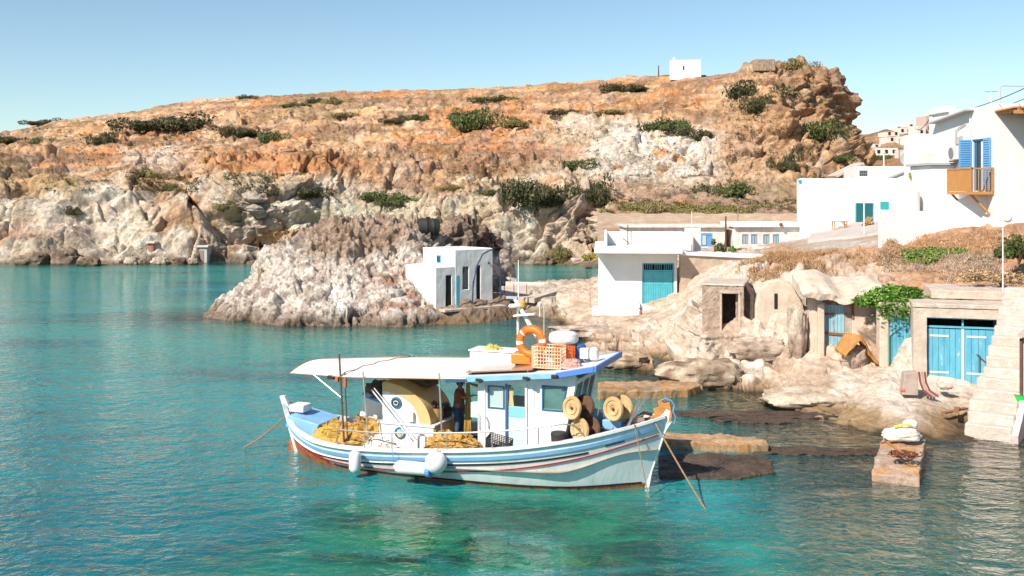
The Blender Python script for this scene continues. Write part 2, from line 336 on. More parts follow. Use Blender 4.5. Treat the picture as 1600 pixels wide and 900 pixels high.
def hdisp(p, N, u, v):
    x, y = project(p)
    low = sm(230, 270, y)*(1-sm(930, 970, x)); crag = sm(1120, 1200, x)*(1-sm(285, 310, y)); whc = blob(x, y, 1020, 245, 120, 50, 4)
    flat = sm(950, 990, x)*sm(300, 325, y); top = 1-sm(190, 235, y+(x-700)*.02)
    top = top*(1-sm(1090, 1150, x)); rock = np.clip(low+crag+whc*.8, 0, 1)
    amp = lerp(.32, 1., rock)*(1-.85*flat)*(1-.5*top)
    warp = np.stack([fbm(p/9, 3, 5), fbm(p/9, 3, 6), fbm(p/9, 3, 7)], 1)*6
    big = (ridged(p/np.array((17, 17, 24))+warp*.03, 3, 11)-.6)*6.5
    f, e = facets((p+warp*.8)/np.array((6.5, 6.5, 3.8)), 3, 1.6); blk = np.clip(e, 0, .12)*3.5+f*1.7
    f_, e_ = facets((p+warp*.5)/np.array((2.6, 2.6, 1.5)), 9, 1.5); b2 = np.clip(e_, 0, .12)*1.4+f_*.85
    f_, e_ = facets((p+warp*.3)/np.array((1.05, 1.05, .7)), 19, 1.5); b2 += f_*.38
    b2 -= .8*np.exp(-(e_/.035)**2)*.35; blk -= 1.1*np.exp(-(e/.03)**2)
    zz = p[:, 2]/2.1+fbm(p/np.array((22, 22, 9)), 3, 44)*3+p[:, 0]*.012; sw = zz-np.floor(zz); z3 = p[:, 2]/.85+fbm(p/np.array((9, 9, 5)), 3, 45)*3; s3 = z3-np.floor(z3); blk += (1-.5*low)*(sw-.5)*1.1*_h(np.floor(zz).astype(np.int64), np.zeros(len(p), np.int64), np.zeros(len(p), np.int64))+(s3-.5)*.4
    fine = (fbm(p/1.1, 4, 21)-.5)*1.; strata = (vn(np.stack([p[:, 0]/30, p[:, 1]/30, (p[:, 2]+warp[:, 2]*.4)/1.2], 1), 4)-.5)*1.3
    sl_ = 1-.6*low*(1-sm(280, 350, x)); blk = blk*sl_; b2 = b2*sl_; fine = fine*sl_
    d = amp*(big*lerp(.25, 1, low*.75+crag*.6)+blk+b2+strata+fine)
    d += crag*(ridged(p/np.array((5, 9, 30)), 3, 31)-.6)*3.
    # dry stone terrace walls over the upper slope
    tz = (p[:, 2]+fbm(p/40, 2, 50)*5)/2.3; fr = tz-np.floor(tz); d += top*(np.exp(-((fr-.5)/.12)**2)*.9)+np.clip(top+.3*(1-low), 0, 1)*(facets(p/np.array((1.7, 1.7, .8)), 60, 1.)[0])*.9
    rub = flat*(.35); d += rub*(worley(p/np.array((.9, .9, .6)), 12)[2]-.5)*1.1
    # hollows and caves of the lower cliff, and the mounds
    ca, sa = math.cos(.75), math.sin(.75); dg = np.stack([(p[:, 0]*ca+p[:, 2]*sa)/26, p[:, 1]/26, (p[:, 2]*ca-p[:, 0]*sa)/6.5], 1); lf = low*(1-sm(340, 400, x)); d += lf*((ridged(dg, 3, 61)-.6)*5.5); dg2 = dg*np.array((1.5, 2, 5)); d += low*(vn(dg2, 62)-.5)*1.1
    d -= 2.6*blob(x, y, 428, 380, 30, 30, 2.2); d -= 1.5*blob(x, y, 500, 345, 14, 50, 2.5); d -= 3*blob(x, y, 595, 325, 60, 18, 4)+2*blob(x, y, 150, 365, 22, 26)+2.2*blob(x, y, 880, 205, 40, 12, 4)
    d += 2.2*blob(x, y, 880, 335, 44, 28, 2.2)+2.5*blob(x, y, 290, 360, 30, 40)
    edge = sm(0, .1, v)*(1-.6*sm(.8, .9, v)*(1-sm(.93, 1, v)))*(1-.75*sm(1335, 1375, x))
    return d*edge
def hcol(q, N, u, v):
    x, y = project(q); n = len(q); up = N[:, 2]*np.sign(N[:, 2].mean())
    a = fbm(q/11, 5, 70); b = fbm(q/4.5, 5, 71); c = fbm(q/2., 4, 72)
    C = np.tile(OR, (n, 1)); C = mixc(C, OR2, sm(.5, .62, a)); C = mixc(C, BR, sm(.52, .66, b)*.8); C = mixc(C, CRM, sm(.5, .62, c)*.45)
    low = sm(262, 330, y+(a-.5)*150+(b-.5)*60)*(1-sm(930, 960, x))
    C = mixc(C, CRM, low*sm(.1, .36, c+.12)); C = mixc(C, (.9, .81, .68), low*sm(.34, .48, b)); C = mixc(C, YEL, low*sm(.57, .66, a)*.7); C = mixc(C, np.array((.62, .36, .2)), low*sm(.55, .63, fbm(q/6, 4, 77))*.8)
    C = mixc(C, GRY, low*sm(.6, .68, fbm(q/7, 5, 75))*.5)
    r1_ = facets(q/np.array((1.6, 1.6, 1.)), 81, 0)[0]; r2_ = facets(q/np.array((4, 4, 2.4)), 82, 0)[0]; rub = 1-.55*low
    C = C*(1+rub*(r1_*.3+r2_*.2)+(fbm(q/.8, 3, 83)-.5)*.5)[:, None]
    tz = (q[:, 2]+fbm(q/40, 2, 50)*5)/2.3; fr = tz-np.floor(tz); C = mixc(C, BR*.75, np.exp(-((fr-.36)/.06)**2)*(1-low)*(1-sm(1090, 1150, x))*.55*sm(.35, .5, b))
    lin = sm(.56, .62, vn(np.stack([q[:, 0]/14, q[:, 1]/14, q[:, 2]/.55], 1), 84)); C = mixc(C, BR*.8, lin*(1-low)*.6)
    for (cx, cy, rx, ry, col, k) in ((1020, 245, 110, 46, (.92, .84, .76), 1.), (960, 225, 34, 34, (.9, .82, .74), 1.), (880, 332, 52, 32, (.72, .55, .45), .9), (240, 245, 55, 16, WHT, .6), (120, 330, 90, 40, WHT, .8), (60, 290, 70, 14, YEL, .7), (595, 328, 55, 20, (.62, .65, .5), .85), (505, 345, 24, 40, (.6, .58, .42), .8), (600, 318, 200, 8, WHT, .5),
             (390, 345, 26, 50, (.56, .5, .46), .7), (330, 345, 20, 45, WHT, .5), (432, 378, 32, 30, (.78, .48, .26), .95), (690, 335, 110, 28, (.74, .64, .48), .7), (430, 255, 120, 14, OR2, .7), (770, 240, 120, 20, BR, .5), (100, 385, 70, 25, (.42, .34, .28), .7), (900, 195, 36, 14, WHT, .7), (860, 215, 60, 10, CRM, .6), (1180, 230, 60, 60, (.66, .42, .26), .6), (1090, 380, 200, 26, (.6, .45, .34), .8), (1120, 318, 160, 30, (.46, .34, .26), .75), (1270, 150, 60, 60, (.5, .3, .18), .5)):
        C = mixc(C, col, np.clip(blob(x+(b-.5)*50, y+(c-.5)*40, cx, cy, rx, ry, 3)*1.3, 0, 1)*k*sm(.28, .5, c+.1))
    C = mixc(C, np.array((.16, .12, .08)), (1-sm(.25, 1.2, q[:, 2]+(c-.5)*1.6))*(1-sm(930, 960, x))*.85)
    scrub = sm(.53, .6, fbm(q/5, 5, 90))*(1-low)*sm(.35, .6, up)*.45
    C = mixc(C, np.array((.2, .17, .08)), scrub)
    return C
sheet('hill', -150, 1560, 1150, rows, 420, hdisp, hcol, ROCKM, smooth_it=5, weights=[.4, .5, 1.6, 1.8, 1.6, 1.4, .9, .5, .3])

# ---- village hill far behind
vs_ = [(1280, 250), (1340, 208), (1400, 200), (1450, 196), (1500, 194), (1600, 200), (1800, 215)]
sheet('village_hill', 1280, 1800, 120, [[(p, 330, 160) for p, y in vs_], [(p, 285, 200) for p, y in vs_], [(p, y, 320) for p, y in vs_], [(p, 300, 420) for p, y in vs_]], 60,
      lambda p, N, u, v: (fbm(p/14, 4, 3)-.5)*5+(fbm(p/3, 3, 5)-.5)*1.4,
      lambda q, N, u, v: mixc(mixc(np.tile((.52, .27, .14), (len(q), 1)), np.array((.6, .4, .26)), sm(.4, .6, fbm(q/12, 4, 6))), np.array((.16, .17, .06)), sm(.54, .62, fbm(q/9, 4, 8))*.8), ROCKM, smooth_it=2)

# ---- near shore
SX = [870, 930, 1000, 1060, 1100, 1160, 1200, 1250, 1330, 1390, 1430, 1500, 1560, 1600, 1850]
wl = [500, 562, 578, 600, 605, 606, 612, 645, 665, 680, 690, 694, 694, 694, 700]
def wy(p): return 12160/(p-300)
r1 = [(x, y, wy(y)) for x, y in zip(SX, wl)]
r0 = [(x, 300+(H+1.6)*F/(wy(y)-3), wy(y)-3) for x, y in zip(SX, wl)]
r15 = [(x, y-dy, Y) for x, y, dy, Y in zip(SX, wl, [14, 22, 22, 25, 25, 28, 30, 28, 35, 40, 38, 30, 30, 30, 30], [61, 50, 47.5, 43, 41.5, 41, 40, 37, 35.2, 33.5, 32.5, 32.8, 32.8, 32.8, 32.8])]
r2 = list(zip(SX, [478, 502, 503, 502, 527, 524, 535, 548, 554, 572, 600, 600, 600, 600, 600], [60.5, 55, 54.5, 50, 42.3, 42.8, 41.6, 40.2, 39.8, 38., 36.3, 36.2, 36.2, 36.2, 36.2]))
r3 = list(zip(SX, [455, 484, 482, 474, 460, 440, 438, 445, 462, 478, 480, 470, 470, 470, 480], [63, 57.5, 57.7, 56, 50, 46, 46, 44.5, 42.3, 41, 39.8, 40, 40, 40, 40]))
r4 = list(zip(SX, [452, 465, 462, 456, 440, 418, 408, 405, 397, 398, 400, 396, 390, 385, 385], [66, 60, 59, 58, 54, 50, 50, 50, 50, 46, 44, 43, 43, 42, 42]))
r5 = list(zip(SX, [448, 442, 440, 425, 410, 402, 398, 388, 380, 374, 366, 358, 352, 350, 345], [70, 68, 66, 64, 62, 60, 58, 58, 58, 52, 49, 47, 46, 45, 45]))
r6 = list(zip(SX, [444, 436, 392, 387, 385, 385, 382, 374, 356, 352, 350, 345, 335, 330, 320], [80, 84, 88, 88, 88, 88, 87, 86, 83, 82, 80, 76, 72, 70, 70]))
r7 = list(zip(SX, [450, 445, 385, 383, 380, 378, 376, 370, 360, 355, 355, 350, 345, 340, 330], [86, 90, 112, 112, 112, 112, 112, 112, 112, 112, 112, 112, 112, 112, 112]))
def sdisp(p, N, u, v):
    x, y = project(p); wpz = np.stack([fbm(p/4, 3, 5), fbm(p/4, 3, 6), fbm(p/4, 3, 7)], 1)*3
    built = np.maximum(sm(1330, 1420, x)*sm(555, 575, y)*.9, sm(1150, 1260, x)*sm(545, 562, y)*.72)
    rockz = 1-sm(47, 60, p[:, 1]); slope = sm(46, 54, p[:, 1])*.8+sm(38.8, 40, p[:, 1])*sm(1395, 1420, x)
    a = .75*(1-np.clip(slope, 0, 1)*.75)*(1-built)
    f_, e_ = facets((p+wpz)/np.array((3., 3., 2.)), 5, 1.8)
    d = a*((ridged(p/5+wpz*.05, 3, 3)-.55)*1.3+(fbm(p/2.2+wpz*.2, 4, 33)-.5)*1.3-.3*sm(.14, .0, np.abs(fbm(p/3.5, 4, 41)-.5)*2)**2)
    g1, g2, c2 = worley((p+wpz*.3)/.9, 8); h1_, e1_ = facets((p+wpz*.5)/np.array((2., 2., 1.1)), 35, 1.4); h2_, e2_ = facets((p+wpz*.3)/np.array((.8, .8, .45)), 36, 1.3); k1_, _, k3_ = worley(p/.5, 37); aa = a/.75
    d += aa*(h1_*.5-.3*np.exp(-(e1_/.035)**2)+h2_*.24-.1*np.exp(-(e2_/.05)**2)+facets(p/np.array((.4, .4, .22)), 39, 1.2)[0]*.07-sm(.4, .15, k1_)*.12*(k3_ > .6))+(fbm(p/.5, 4, 9)-.5)*.16*(1-.5*built)
    d -= built*.02
    calm = np.clip(blob(x, y, 975, 482, 90, 22, 4)+blob(x, y, 1127, 525, 34, 16, 4), 0, 1); d *= 1-.8*calm; d *= 1-.75*sm(52, 56, p[:, 1])*sm(1220, 1260, x)
    return d*sm(0, .04, v)
def scol(q, N, u, v):
    x, y = project(q); n = len(q); a = fbm(q/5, 5, 70); b = fbm(q/1.8, 5, 71); c = fbm(q/.7, 4, 72); up = np.abs(N[:, 2])
    C = np.tile((.7, .56, .45), (n, 1)); C = mixc(C, np.array((.8, .7, .6)), sm(.42, .6, a)); C = mixc(C, np.array((.52, .36, .25)), sm(.53, .66, b)*.7); C = mixc(C, np.array((.42, .3, .2)), sm(.56, .68, c)*.4)
    dry = np.clip(sm(47.5, 50, q[:, 1]+(a-.5)*6)*sm(1165, 1230, x)+sm(1330, 1440, x)*sm(38.4, 40.5, q[:, 1]), 0, 1)
    C = mixc(C, np.array((.52, .3, .17)), dry*.9); C = mixc(C, np.array((.62, .36, .2)), dry*sm(.45, .6, b)*.9); C = mixc(C, np.array((.36, .22, .15)), dry*sm(.55, .65, c)*.7)
    back = sm(70, 80, q[:, 1]); C = mixc(C, np.array((.6, .48, .4)), back*.8)
    pav = blob(x, y, 1330, 385, 90, 14, 4)*sm(50, 55, q[:, 1]); C = mixc(C, np.array((.66, .6, .55)), np.clip(pav, 0, 1)*.85)
    wet = 1-sm(.15, .6, q[:, 2]+(b-.5)*.7); C = mixc(C, np.array((.34, .21, .09)), wet*.85)
    C = mixc(C, np.array((.07, .05, .03)), (1-sm(.02, .28, q[:, 2]+(c-.5)*.35+(a-.5)*.6))*.9)
    return C
sheet('shore', 870, 1750, 800, [r0, r1, r15, r2, r3, r4, r5, r6, r7], 430, sdisp, scol, ROCKN, smooth_it=3, weights=[.5, .8, 1, 1.4, 1.3, 1., .9, .4])

# ---- rocks under the footbridge
def low_rock(name, px0, px1, front, top, back, nu, nv, zt, disp, col, m=ROCKN, **k):
    sheet(name, px0, px1, nu, [[(a, 300+(H+1.5)*F/(Y-1.2), Y-1.2) for a, y, Y in front], front, top, back, [(a, 300+(H+1.2)*F/(Y+1.5), Y+1.5) for a, y, Y in back]], nv, disp, col, m, **k)
def pitd(s, k=1.):
    def f(p, N, u, v):
        f1, f2, c = worley(p/np.array((1.1, 1.1, .9)), s); g1, g2, c2 = worley(p/.45, s+4)
        d = (ridged(p/3.2, 4, s)-.55)*1.3+(c-.5)*.45-sm(.45, .2, g1)*.16+(fbm(p/.4, 3, s+2)-.5)*.35
        return d*k*sm(0, .06, v)*sm(1, .94, v)
    return f
def rcol(base, dark, s):
    def f(q, N, u, v):
        a = fbm(q/2.5, 5, s); b = fbm(q/.8, 4, s+1); C = np.tile(base, (len(q), 1)); C = mixc(C, np.array(dark), sm(.48, .62, a)*.6); C = mixc(C, np.array(dark)*.8, sm(.55, .68, b)*.5)
        return mixc(C, np.array((.2, .13, .07)), (1-sm(.1, .7, q[:, 2]+(b-.5)*.8))*.85)
    return f
low_rock('bridge_rock', 826, 940, [(826, 492, 63.3), (850, 497, 61.7), (900, 497, 61.7), (940, 494, 62)], [(826, 455, 65), (850, 449, 66), (900, 449, 66), (940, 450, 66)], [(826, 441, 80), (940, 437, 84)], 150, 90, 1.5, pitd(3, .55), rcol((.68, .58, .48), (.46, .34, .26), 4))
low_rock('landing_rock', 664, 806, [(664, 507, 58.7), (720, 508, 58.4), (770, 503, 60), (806, 497, 61.7)], [(664, 492, 59.5), (705, 484, 60.), (735, 466, 61.5), (785, 463, 63), (806, 478, 63)], [(664, 460, 68), (806, 462, 72)], 170, 90, 1.5, pitd(8, .5), rcol((.36, .27, .2), (.24, .17, .12), 9))

# ---- the islet
icr = [(318, 493, 66), (345, 478, 66), (380, 455, 66), (405, 426, 66.5), (440, 392, 67), (478, 370, 67.5), (520, 350, 68), (560, 348, 68.5), (620, 345, 69), (690, 345, 69.5), (745, 352, 70), (780, 368, 70.5), (794, 415, 71), (806, 465, 71.5)]
ifr = [(318, 495, 62.5), (345, 497, 61.7), (400, 500, 60.8), (450, 506, 59), (500, 508, 58.5), (560, 506, 59), (620, 508, 58.5), (668, 505, 59.3), (700, 485, 63.5), (740, 472, 68), (775, 460, 71), (806, 470, 71)]
imid = [(318, 490, 63.5), (360, 480, 63), (420, 462, 62.5), (480, 445, 62), (540, 440, 62), (600, 438, 62), (640, 440, 62.5), (668, 450, 63), (700, 440, 66), (740, 430, 69), (775, 420, 71), (806, 466, 71.3)]
itop = [(318, 492, 64.5), (360, 470, 64.5), (420, 430, 65), (480, 386, 65), (540, 368, 65.5), (600, 364, 65.5), (650, 366, 66), (700, 368, 68), (740, 375, 69.8), (780, 395, 71), (806, 466, 71.4)]
iback = [(p, 470 if 340 < p < 790 else 492, 88 if p > 400 else 72) for p, y, Y in icr]
def idisp(p, N, u, v):
    f1, f2, c = worley(p/np.array((1.5, 1.5, 1.3)), 3); g1, g2, c2 = worley(p/.55, 7); h1, h2, c3 = worley((p+fbm(p, 2, 1)[:, None])/.8, 13)
    top = sm(2.2, 4.2, p[:, 2])
    f_, e_ = facets(p/np.array((1.8, 1.8, 1.5)), 3, 1.3); f3_, e3_ = facets(p/.7, 6, 1.3)
    k1, k2, k3 = worley(p/.34, 17); d = (ridged(p/6.5, 3, 2)-.55)*1.5+f_*.55+np.clip(e_, 0, .12)*1.5+f3_*.2*(1+top)-sm(.5, .2, h1)*(.05+.5*top)-sm(.4, .15, g1)*.22-sm(.36, .12, k1)*.13*(k3 > .55)+(fbm(p/.4, 3, 2)-.5)*(.3+.3*top)
    return d*sm(0, .05, v)*(sm(318, 350, u)*.85+.15)
def icol(q, N, u, v):
    x, y = project(q); a = fbm(q/2.6, 5, 5); b = fbm(q/.8, 4, 6); c = fbm(q/5, 3, 8); C = np.tile((.84, .76, .69), (len(q), 1))
    C = mixc(C, np.array((.93, .88, .82)), sm(.45, .6, a)); top = sm(2.8, 4.6, q[:, 2]+(c-.5)*2.5+(a-.5)*2); C = mixc(C, np.array((.42, .3, .22)), top*.85); C = mixc(C, np.array((.55, .4, .3)), top*sm(.45, .6, b)*.8)
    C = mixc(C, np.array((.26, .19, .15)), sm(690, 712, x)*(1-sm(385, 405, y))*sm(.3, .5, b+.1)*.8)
    C = mixc(C, np.array((.3, .21, .16)), sm(.56, .66, b)*.55); C = mixc(C, np.array((.6, .3, .2)), blob(x, y, 620, 450, 40, 50)*sm(.45, .6, b)*.8)
    return mixc(C, np.array((.22, .15, .09)), (1-sm(.15, 1., q[:, 2]+(b-.5)*1.4))*.85)
r_ = [[(a, 300+(H+1.5)*F/(Y-1), Y-1) for a, y, Y in ifr], ifr, imid, itop, icr, iback, [(a, 300+(H+2)*F/(Y+3), Y+3) for a, y, Y in iback]]
sheet('islet', 318, 806, 560, r_, 230, idisp, icol, PITM, smooth_it=4, weights=[.3, 1.2, 1.1, .7, .9, .2])

# ------------------------------------------------------------------ sea bed and water
shp = []
def poly(a, n=14):
    for (x0, y0), (x1, y1) in zip(a[:-1], a[1:]):
        for t in np.linspace(0, 1, n, endpoint=False): shp.append((x0+(x1-x0)*t, y0+(y1-y0)*t))
poly([(PX(a, Y), Y) for a, y, Y in r1]); poly([(PX(a, 108.6), 108.6) for a in (-260, 100, 400, 700, 930)], 60); poly([(PX(a, Y), Y) for a, y, Y in ifr]); poly([(PX(930, 62), 62), (PX(826, 63), 63), (PX(826, 80), 80), (PX(950, 90), 90)])
shp = np.array(shp)
def depth(x, y):
    d = np.full(len(x), 1e9)
    for k in range(0, len(shp), 40): q = shp[k:k+40]; d = np.minimum(d, np.sqrt(((x[:, None]-q[None, :, 0])**2+(y[:, None]-q[None, :, 1])**2)).min(1))
    px = 800+x/np.maximum(y, 8)*F; near = sm(1010, 1250, px+(y-30)*6)*(1-sm(62, 70, y))
    land = (px > 950) & (y > 62) | (x > 15.5) & (y > 31.5)
    sl = lerp(.42, .06, near); dd = 7*(1-np.exp(-d*sl/7)); dd = np.where(y > 66, np.minimum(dd, 3.2), dd)
    return np.where(land, .2, dd+.05)
def grid(xs, ys, zf, name):
    X, Y = np.meshgrid(xs, ys); x = X.ravel(); y = Y.ravel(); dp = depth(x, y); z = zf(x, y, dp)
    idx = np.arange(len(x)).reshape(X.shape); fs = np.stack([idx[:-1, :-1], idx[:-1, 1:], idx[1:, 1:], idx[1:, :-1]], -1).reshape(-1, 4)
    me = bpy.data.meshes.new(name); me.from_pydata(np.stack([x, y, z], 1).tolist(), [], fs.tolist()); me.polygons.foreach_set('use_smooth', [True]*len(fs))
    a = me.attributes.new('depth', 'FLOAT', 'POINT'); a.data.foreach_set('value', dp.astype(np.float32))
    for nm, fn in (('boat_reflection', lambda x, y: np.exp(-((x+.6)/6.2)**4-((y-22.)/4.6)**4)), ('deep', lambda x, y: np.exp(-((x+11)/8.5)**2-((y-21)/9)**2))):  # first mask marks where the boat's dark green reflection is painted
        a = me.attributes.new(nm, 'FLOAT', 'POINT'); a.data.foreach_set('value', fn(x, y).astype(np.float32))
    o = bpy.data.objects.new(name, me); COL.objects.link(o); tag(o, kind='structure'); return o
gx = np.concatenate([[-3000, -900, -300, -120], np.arange(-70, 70.1, .7), [120, 300, 900, 3000]]); gy = np.concatenate([[-3000, -500, -100, -20, 0, 8], np.arange(12, 40, .5), np.arange(40, 118, 1.), [140, 200, 400, 1000, 4000]])
bedz = lambda x, y, d: -d+(fbm(np.stack([x/2.5, y/2.5, x*0], 1), 4, 3)-.5)*np.minimum(d, .5)-.04
bed = grid(gx, gy, bedz, 'seabed')
bed.data.materials.append(mat('sand_bed', (.62, .42, .22), .9, (.28, .19, .09), .8, .05, 3., stains=((.2, .15, .05), .35, .5, .62), fine=.3))
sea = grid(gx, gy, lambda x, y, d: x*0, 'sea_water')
m = bpy.data.materials.new('sea_water'); m.use_nodes = True; t = m.node_tree; N = t.nodes; L = t.links; N.remove(N['Principled BSDF'])
def nd(ty, **k):
    n = N.new('ShaderNode'+ty)
    for a, b in k.items(): n.inputs[a.replace('_', ' ')].default_value = b
    return n
geo = nd('NewGeometry'); at = N.new('ShaderNodeAttribute'); at.attribute_name = 'depth'
def noi(sx, sy, sc, det=3., ro=.55, dist=0.):
    mp = N.new('ShaderNodeMapping'); mp.inputs['Scale'].default_value = (sx, sy, 1); L.new(geo.outputs['Position'], mp.inputs[0])
    n = nd('TexNoise', Scale=sc, Detail=det, Roughness=ro, Distortion=dist); L.new(mp.outputs[0], n.inputs['Vector']); return n.outputs['Fac']
def mth(op, a, b):
    x = N.new('ShaderNodeMath'); x.operation = op
    for k, q in ((0, a), (1, b)):
        if isinstance(q, (int, float)): x.inputs[k].default_value = q
        else: L.new(q, x.inputs[k])
    return x.outputs[0]
h = mth('ADD', mth('MULTIPLY', noi(.8, 1.3, .95, 2., .5, .5), .6), mth('ADD', mth('MULTIPLY', noi(.9, 1.3, 2.8, 3., .6, .8), .36), mth('MULTIPLY', noi(.12, .2, 1., 2.), .7)))
bp = nd('Bump', Strength=1., Distance=.25); at_refl0 = N.new('ShaderNodeAttribute'); at_refl0.attribute_name = 'boat_reflection'; h = mth('MULTIPLY', h, mth('SUBTRACT', 1., mth('MULTIPLY', at_refl0.outputs['Fac'], .78))); L.new(h, bp.inputs['Height'])
fr = nd('Fresnel', IOR=1.43); L.new(bp.outputs[0], fr.inputs['Normal'])
gl = nd('BsdfGlossy', Roughness=.03); gl.inputs['Color'].default_value = (1, 1, 1, 1); L.new(bp.outputs[0], gl.inputs['Normal'])
# body colour of the water: scattering grows with depth; seagrass and sandy patches on the bottom tint it; the boat's green reflection is painted in
def mixn(f, a, b):
    x = N.new('ShaderNodeMix'); x.data_type = 'RGBA'
    if isinstance(f, float): x.inputs[0].default_value = f
    else: L.new(f, x.inputs[0])
    for k, q in ((6, a), (7, b)):
        if isinstance(q, tuple): x.inputs[k].default_value = (*q, 1)
        else: L.new(q, x.inputs[k])
    return x.outputs[2]
def mr(src, a, b, c=0., d=1.):
    r = nd('MapRange'); r.inputs[1].default_value = a; r.inputs[2].default_value = b; r.inputs[3].default_value = c; r.inputs[4].default_value = d; L.new(src, r.inputs[0]); return r.outputs[0]
c = mixn(mr(at.outputs['Fac'], .6, 5.5), (.04, .36, .27), (.005, .19, .215))
c = mixn(mr(noi(.03, .05, 1., 4., .6, .3), .45, .62), c, (.012, .27, .28))
c = mixn(mr(noi(.06, .16, 1., 5., .6), .52, .68, 0., .75), c, (.004, .1, .13))
c = mixn(mr(noi(.5, 1.1, 1.5, 4., .7, 1.), .5, .8, 0., .45), c, (.03, .36, .28))
at_refl = N.new('ShaderNodeAttribute'); at_refl.attribute_name = 'boat_reflection'; ad_ = N.new('ShaderNodeAttribute'); ad_.attribute_name = 'deep'
c = mixn(mth('MULTIPLY', ad_.outputs['Fac'], .65), c, (.003, .09, .12))
refl_col = mixn(mr(noi(.35, .6, 1., 5., .7, .6), .42, .6), (.001, .045, .03), (.004, .17, .085)); refl_col = mixn(mr(noi(.9, 1.6, 1., 5., .75, .8), .6, .68, 0., .7), refl_col, (.16, .2, .02))  # emerald tones and specks standing in for the boat's reflection
c = mixn(mth('MULTIPLY', at_refl.outputs['Fac'], mr(noi(.16, .3, 1., 4., .6, .5), .36, .52)), c, refl_col)
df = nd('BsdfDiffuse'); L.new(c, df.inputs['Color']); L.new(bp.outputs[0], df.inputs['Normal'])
tr = nd('BsdfTransparent'); L.new(mixn(mr(at.outputs['Fac'], 0., 3.), (.98, .97, .95), (.12, .55, .5)), tr.inputs['Color'])
mx = nd('MixShader'); L.new(mr(at.outputs['Fac'], .1, 2.6, .03, .9), mx.inputs[0]); L.new(tr.outputs[0], mx.inputs[1]); L.new(df.outputs[0], mx.inputs[2])
mx2 = nd('MixShader'); L.new(fr.outputs[0], mx2.inputs[0]); L.new(mx.outputs[0], mx2.inputs[1]); L.new(gl.outputs[0], mx2.inputs[2])
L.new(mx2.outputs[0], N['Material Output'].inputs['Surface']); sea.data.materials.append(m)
# ------------------------------------------------------------------ the fishing boat
BO = Vector((-1.3, 28.2, 0)); BA = R(-20.5); BM = Matrix.Translation(BO) @ Matrix.Rotation(BA, 4, 'Z')
def bw(x, y, z): return BM @ Vector((x, y, z))
def onboat(name, label, cat, p, group=None, rz=0): return thing(name, label, cat, bw(*p), BA+rz, group)
boat = thing('fishing_boat', 'white and blue wooden fishing boat with awning and wheelhouse moored in the cove', 'fishing boat', BO, BA)
SHX = [-5.8, -5.5, -5., -3.85, -2.2, .25, 2, 3.65, 4.5, 5.2, 5.7]; SHZ = [1.42, 1.16, .93, .70, .71, .9, 1.1, 1.38, 1.57, 1.74, 1.88]
HBX = [-5.8, -5.5, -5.1, -4.5, -3.7, -2.2, .25, 2, 3.3, 4.3, 5.1, 5.7]; HBY = [.05, .38, .78, 1.16, 1.45, 1.72, 1.8, 1.74, 1.5, 1.08, .55, .04]
def smi(x, X, Y):   # smooth interpolation
    i = max(0, min(len(X)-2, int(np.searchsorted(X, x, 'right')-1))); t = (x-X[i])/(X[i+1]-X[i])
    def sl(k):
        if k <= 0 or k >= len(X)-1: return (Y[min(k+1, len(X)-1)]-Y[max(k-1, 0)])/(X[min(k+1, len(X)-1)]-X[max(k-1, 0)])
        return (Y[k+1]-Y[k-1])/(X[k+1]-X[k-1])
    h = X[i+1]-X[i]; a, b, c, d = Y[i], Y[i+1], sl(i)*h, sl(i+1)*h
    return (2*t**3-3*t**2+1)*a+(t**3-2*t**2+t)*c+(-2*t**3+3*t**2)*b+(t**3-t**2)*d
sheer = lambda x: smi(x, SHX, SHZ); hbeam = lambda x: max(.04, smi(x, HBX, HBY)); KEEL = -.65
def hull_pt(x, z, side=-1, out=0.):
    zs = sheer(x); s = max(0., min(1., (z-KEEL)/(zs-KEEL))); e = min(1., abs(x)/5.7)
    p = .3+.5*e**4; b = hbeam(x)*(s**p)
    xs = x-math.copysign(1, x)*(1-s)*(.62 if x > 0 else .5)*e**5*1.25
    return Vector((xs, side*(b+out), z))
hm = MB(); XS = list(np.linspace(-5.8, 5.7, 73)); lev = [0, .3, .6, .85, 1]
def zb(x): return .07+.55*sm(-3.2, -4.6, x)+.05*sm(3, 5, x)
for side in (-1, 1):
    vs = []; nr = 0
    for x in XS:
        zs = sheer(x); zl = [KEEL+(zb(x)-KEEL)*k/4 for k in range(5)]+[zb(x)+(zs-zb(x))*k/10 for k in range(1, 11)]; nr = len(zl)
        for z in zl: vs.append(hull_pt(x, z, side))
    f0 = []; f1 = []
    for i in range(len(XS)-1):
        for k in range(nr-1):
            q = (i*nr+k, (i+1)*nr+k, (i+1)*nr+k+1, i*nr+k+1); (f0 if k < 4 else f1).append(q if side < 0 else q[::-1])
    b = len(hm.v); hm.add(vs, f0, 1); hm.f += [tuple(b+i for i in f) for f in f1]; hm.m += [0]*len(f1)
hm.build('hull', [HULLW, HULLR], boat, smooth=True)
def strake(name, zt, zbm, out, mt, x0=-5.7, x1=5.6, n=80, sides=(-1, 1), par=None, off=0):
    for side in sides:
        mb = MB(); prev = None
        for x in np.linspace(x0, x1, n):
            zs = sheer(x)+off; t = zt(x) if callable(zt) else zs+zt; u = zbm(x) if callable(zbm) else zs+zbm
            a = hull_pt(x, u, side, -.02); b = hull_pt(x, u, side, out); c_ = hull_pt(x, t, side, out); d = hull_pt(x, t, side, -.02)
            cur = [a, b, c_, d]
            if prev: mb.add(prev+cur, [(0, 4, 5, 1), (1, 5, 6, 2), (2, 6, 7, 3), (3, 7, 4, 0)])
            prev = cur
        mb.build(name, mt, par or boat, smooth=False)
strake('blue_rubbing_strake', -.16, -.26, .035, SKYB); strake('dark_stripe', -.36, -.405, .018, BLACKP, -5.2, 3.9); strake('dark_stripe', -.3, -.33, .018, BLACKP, 4.3, 4.75)
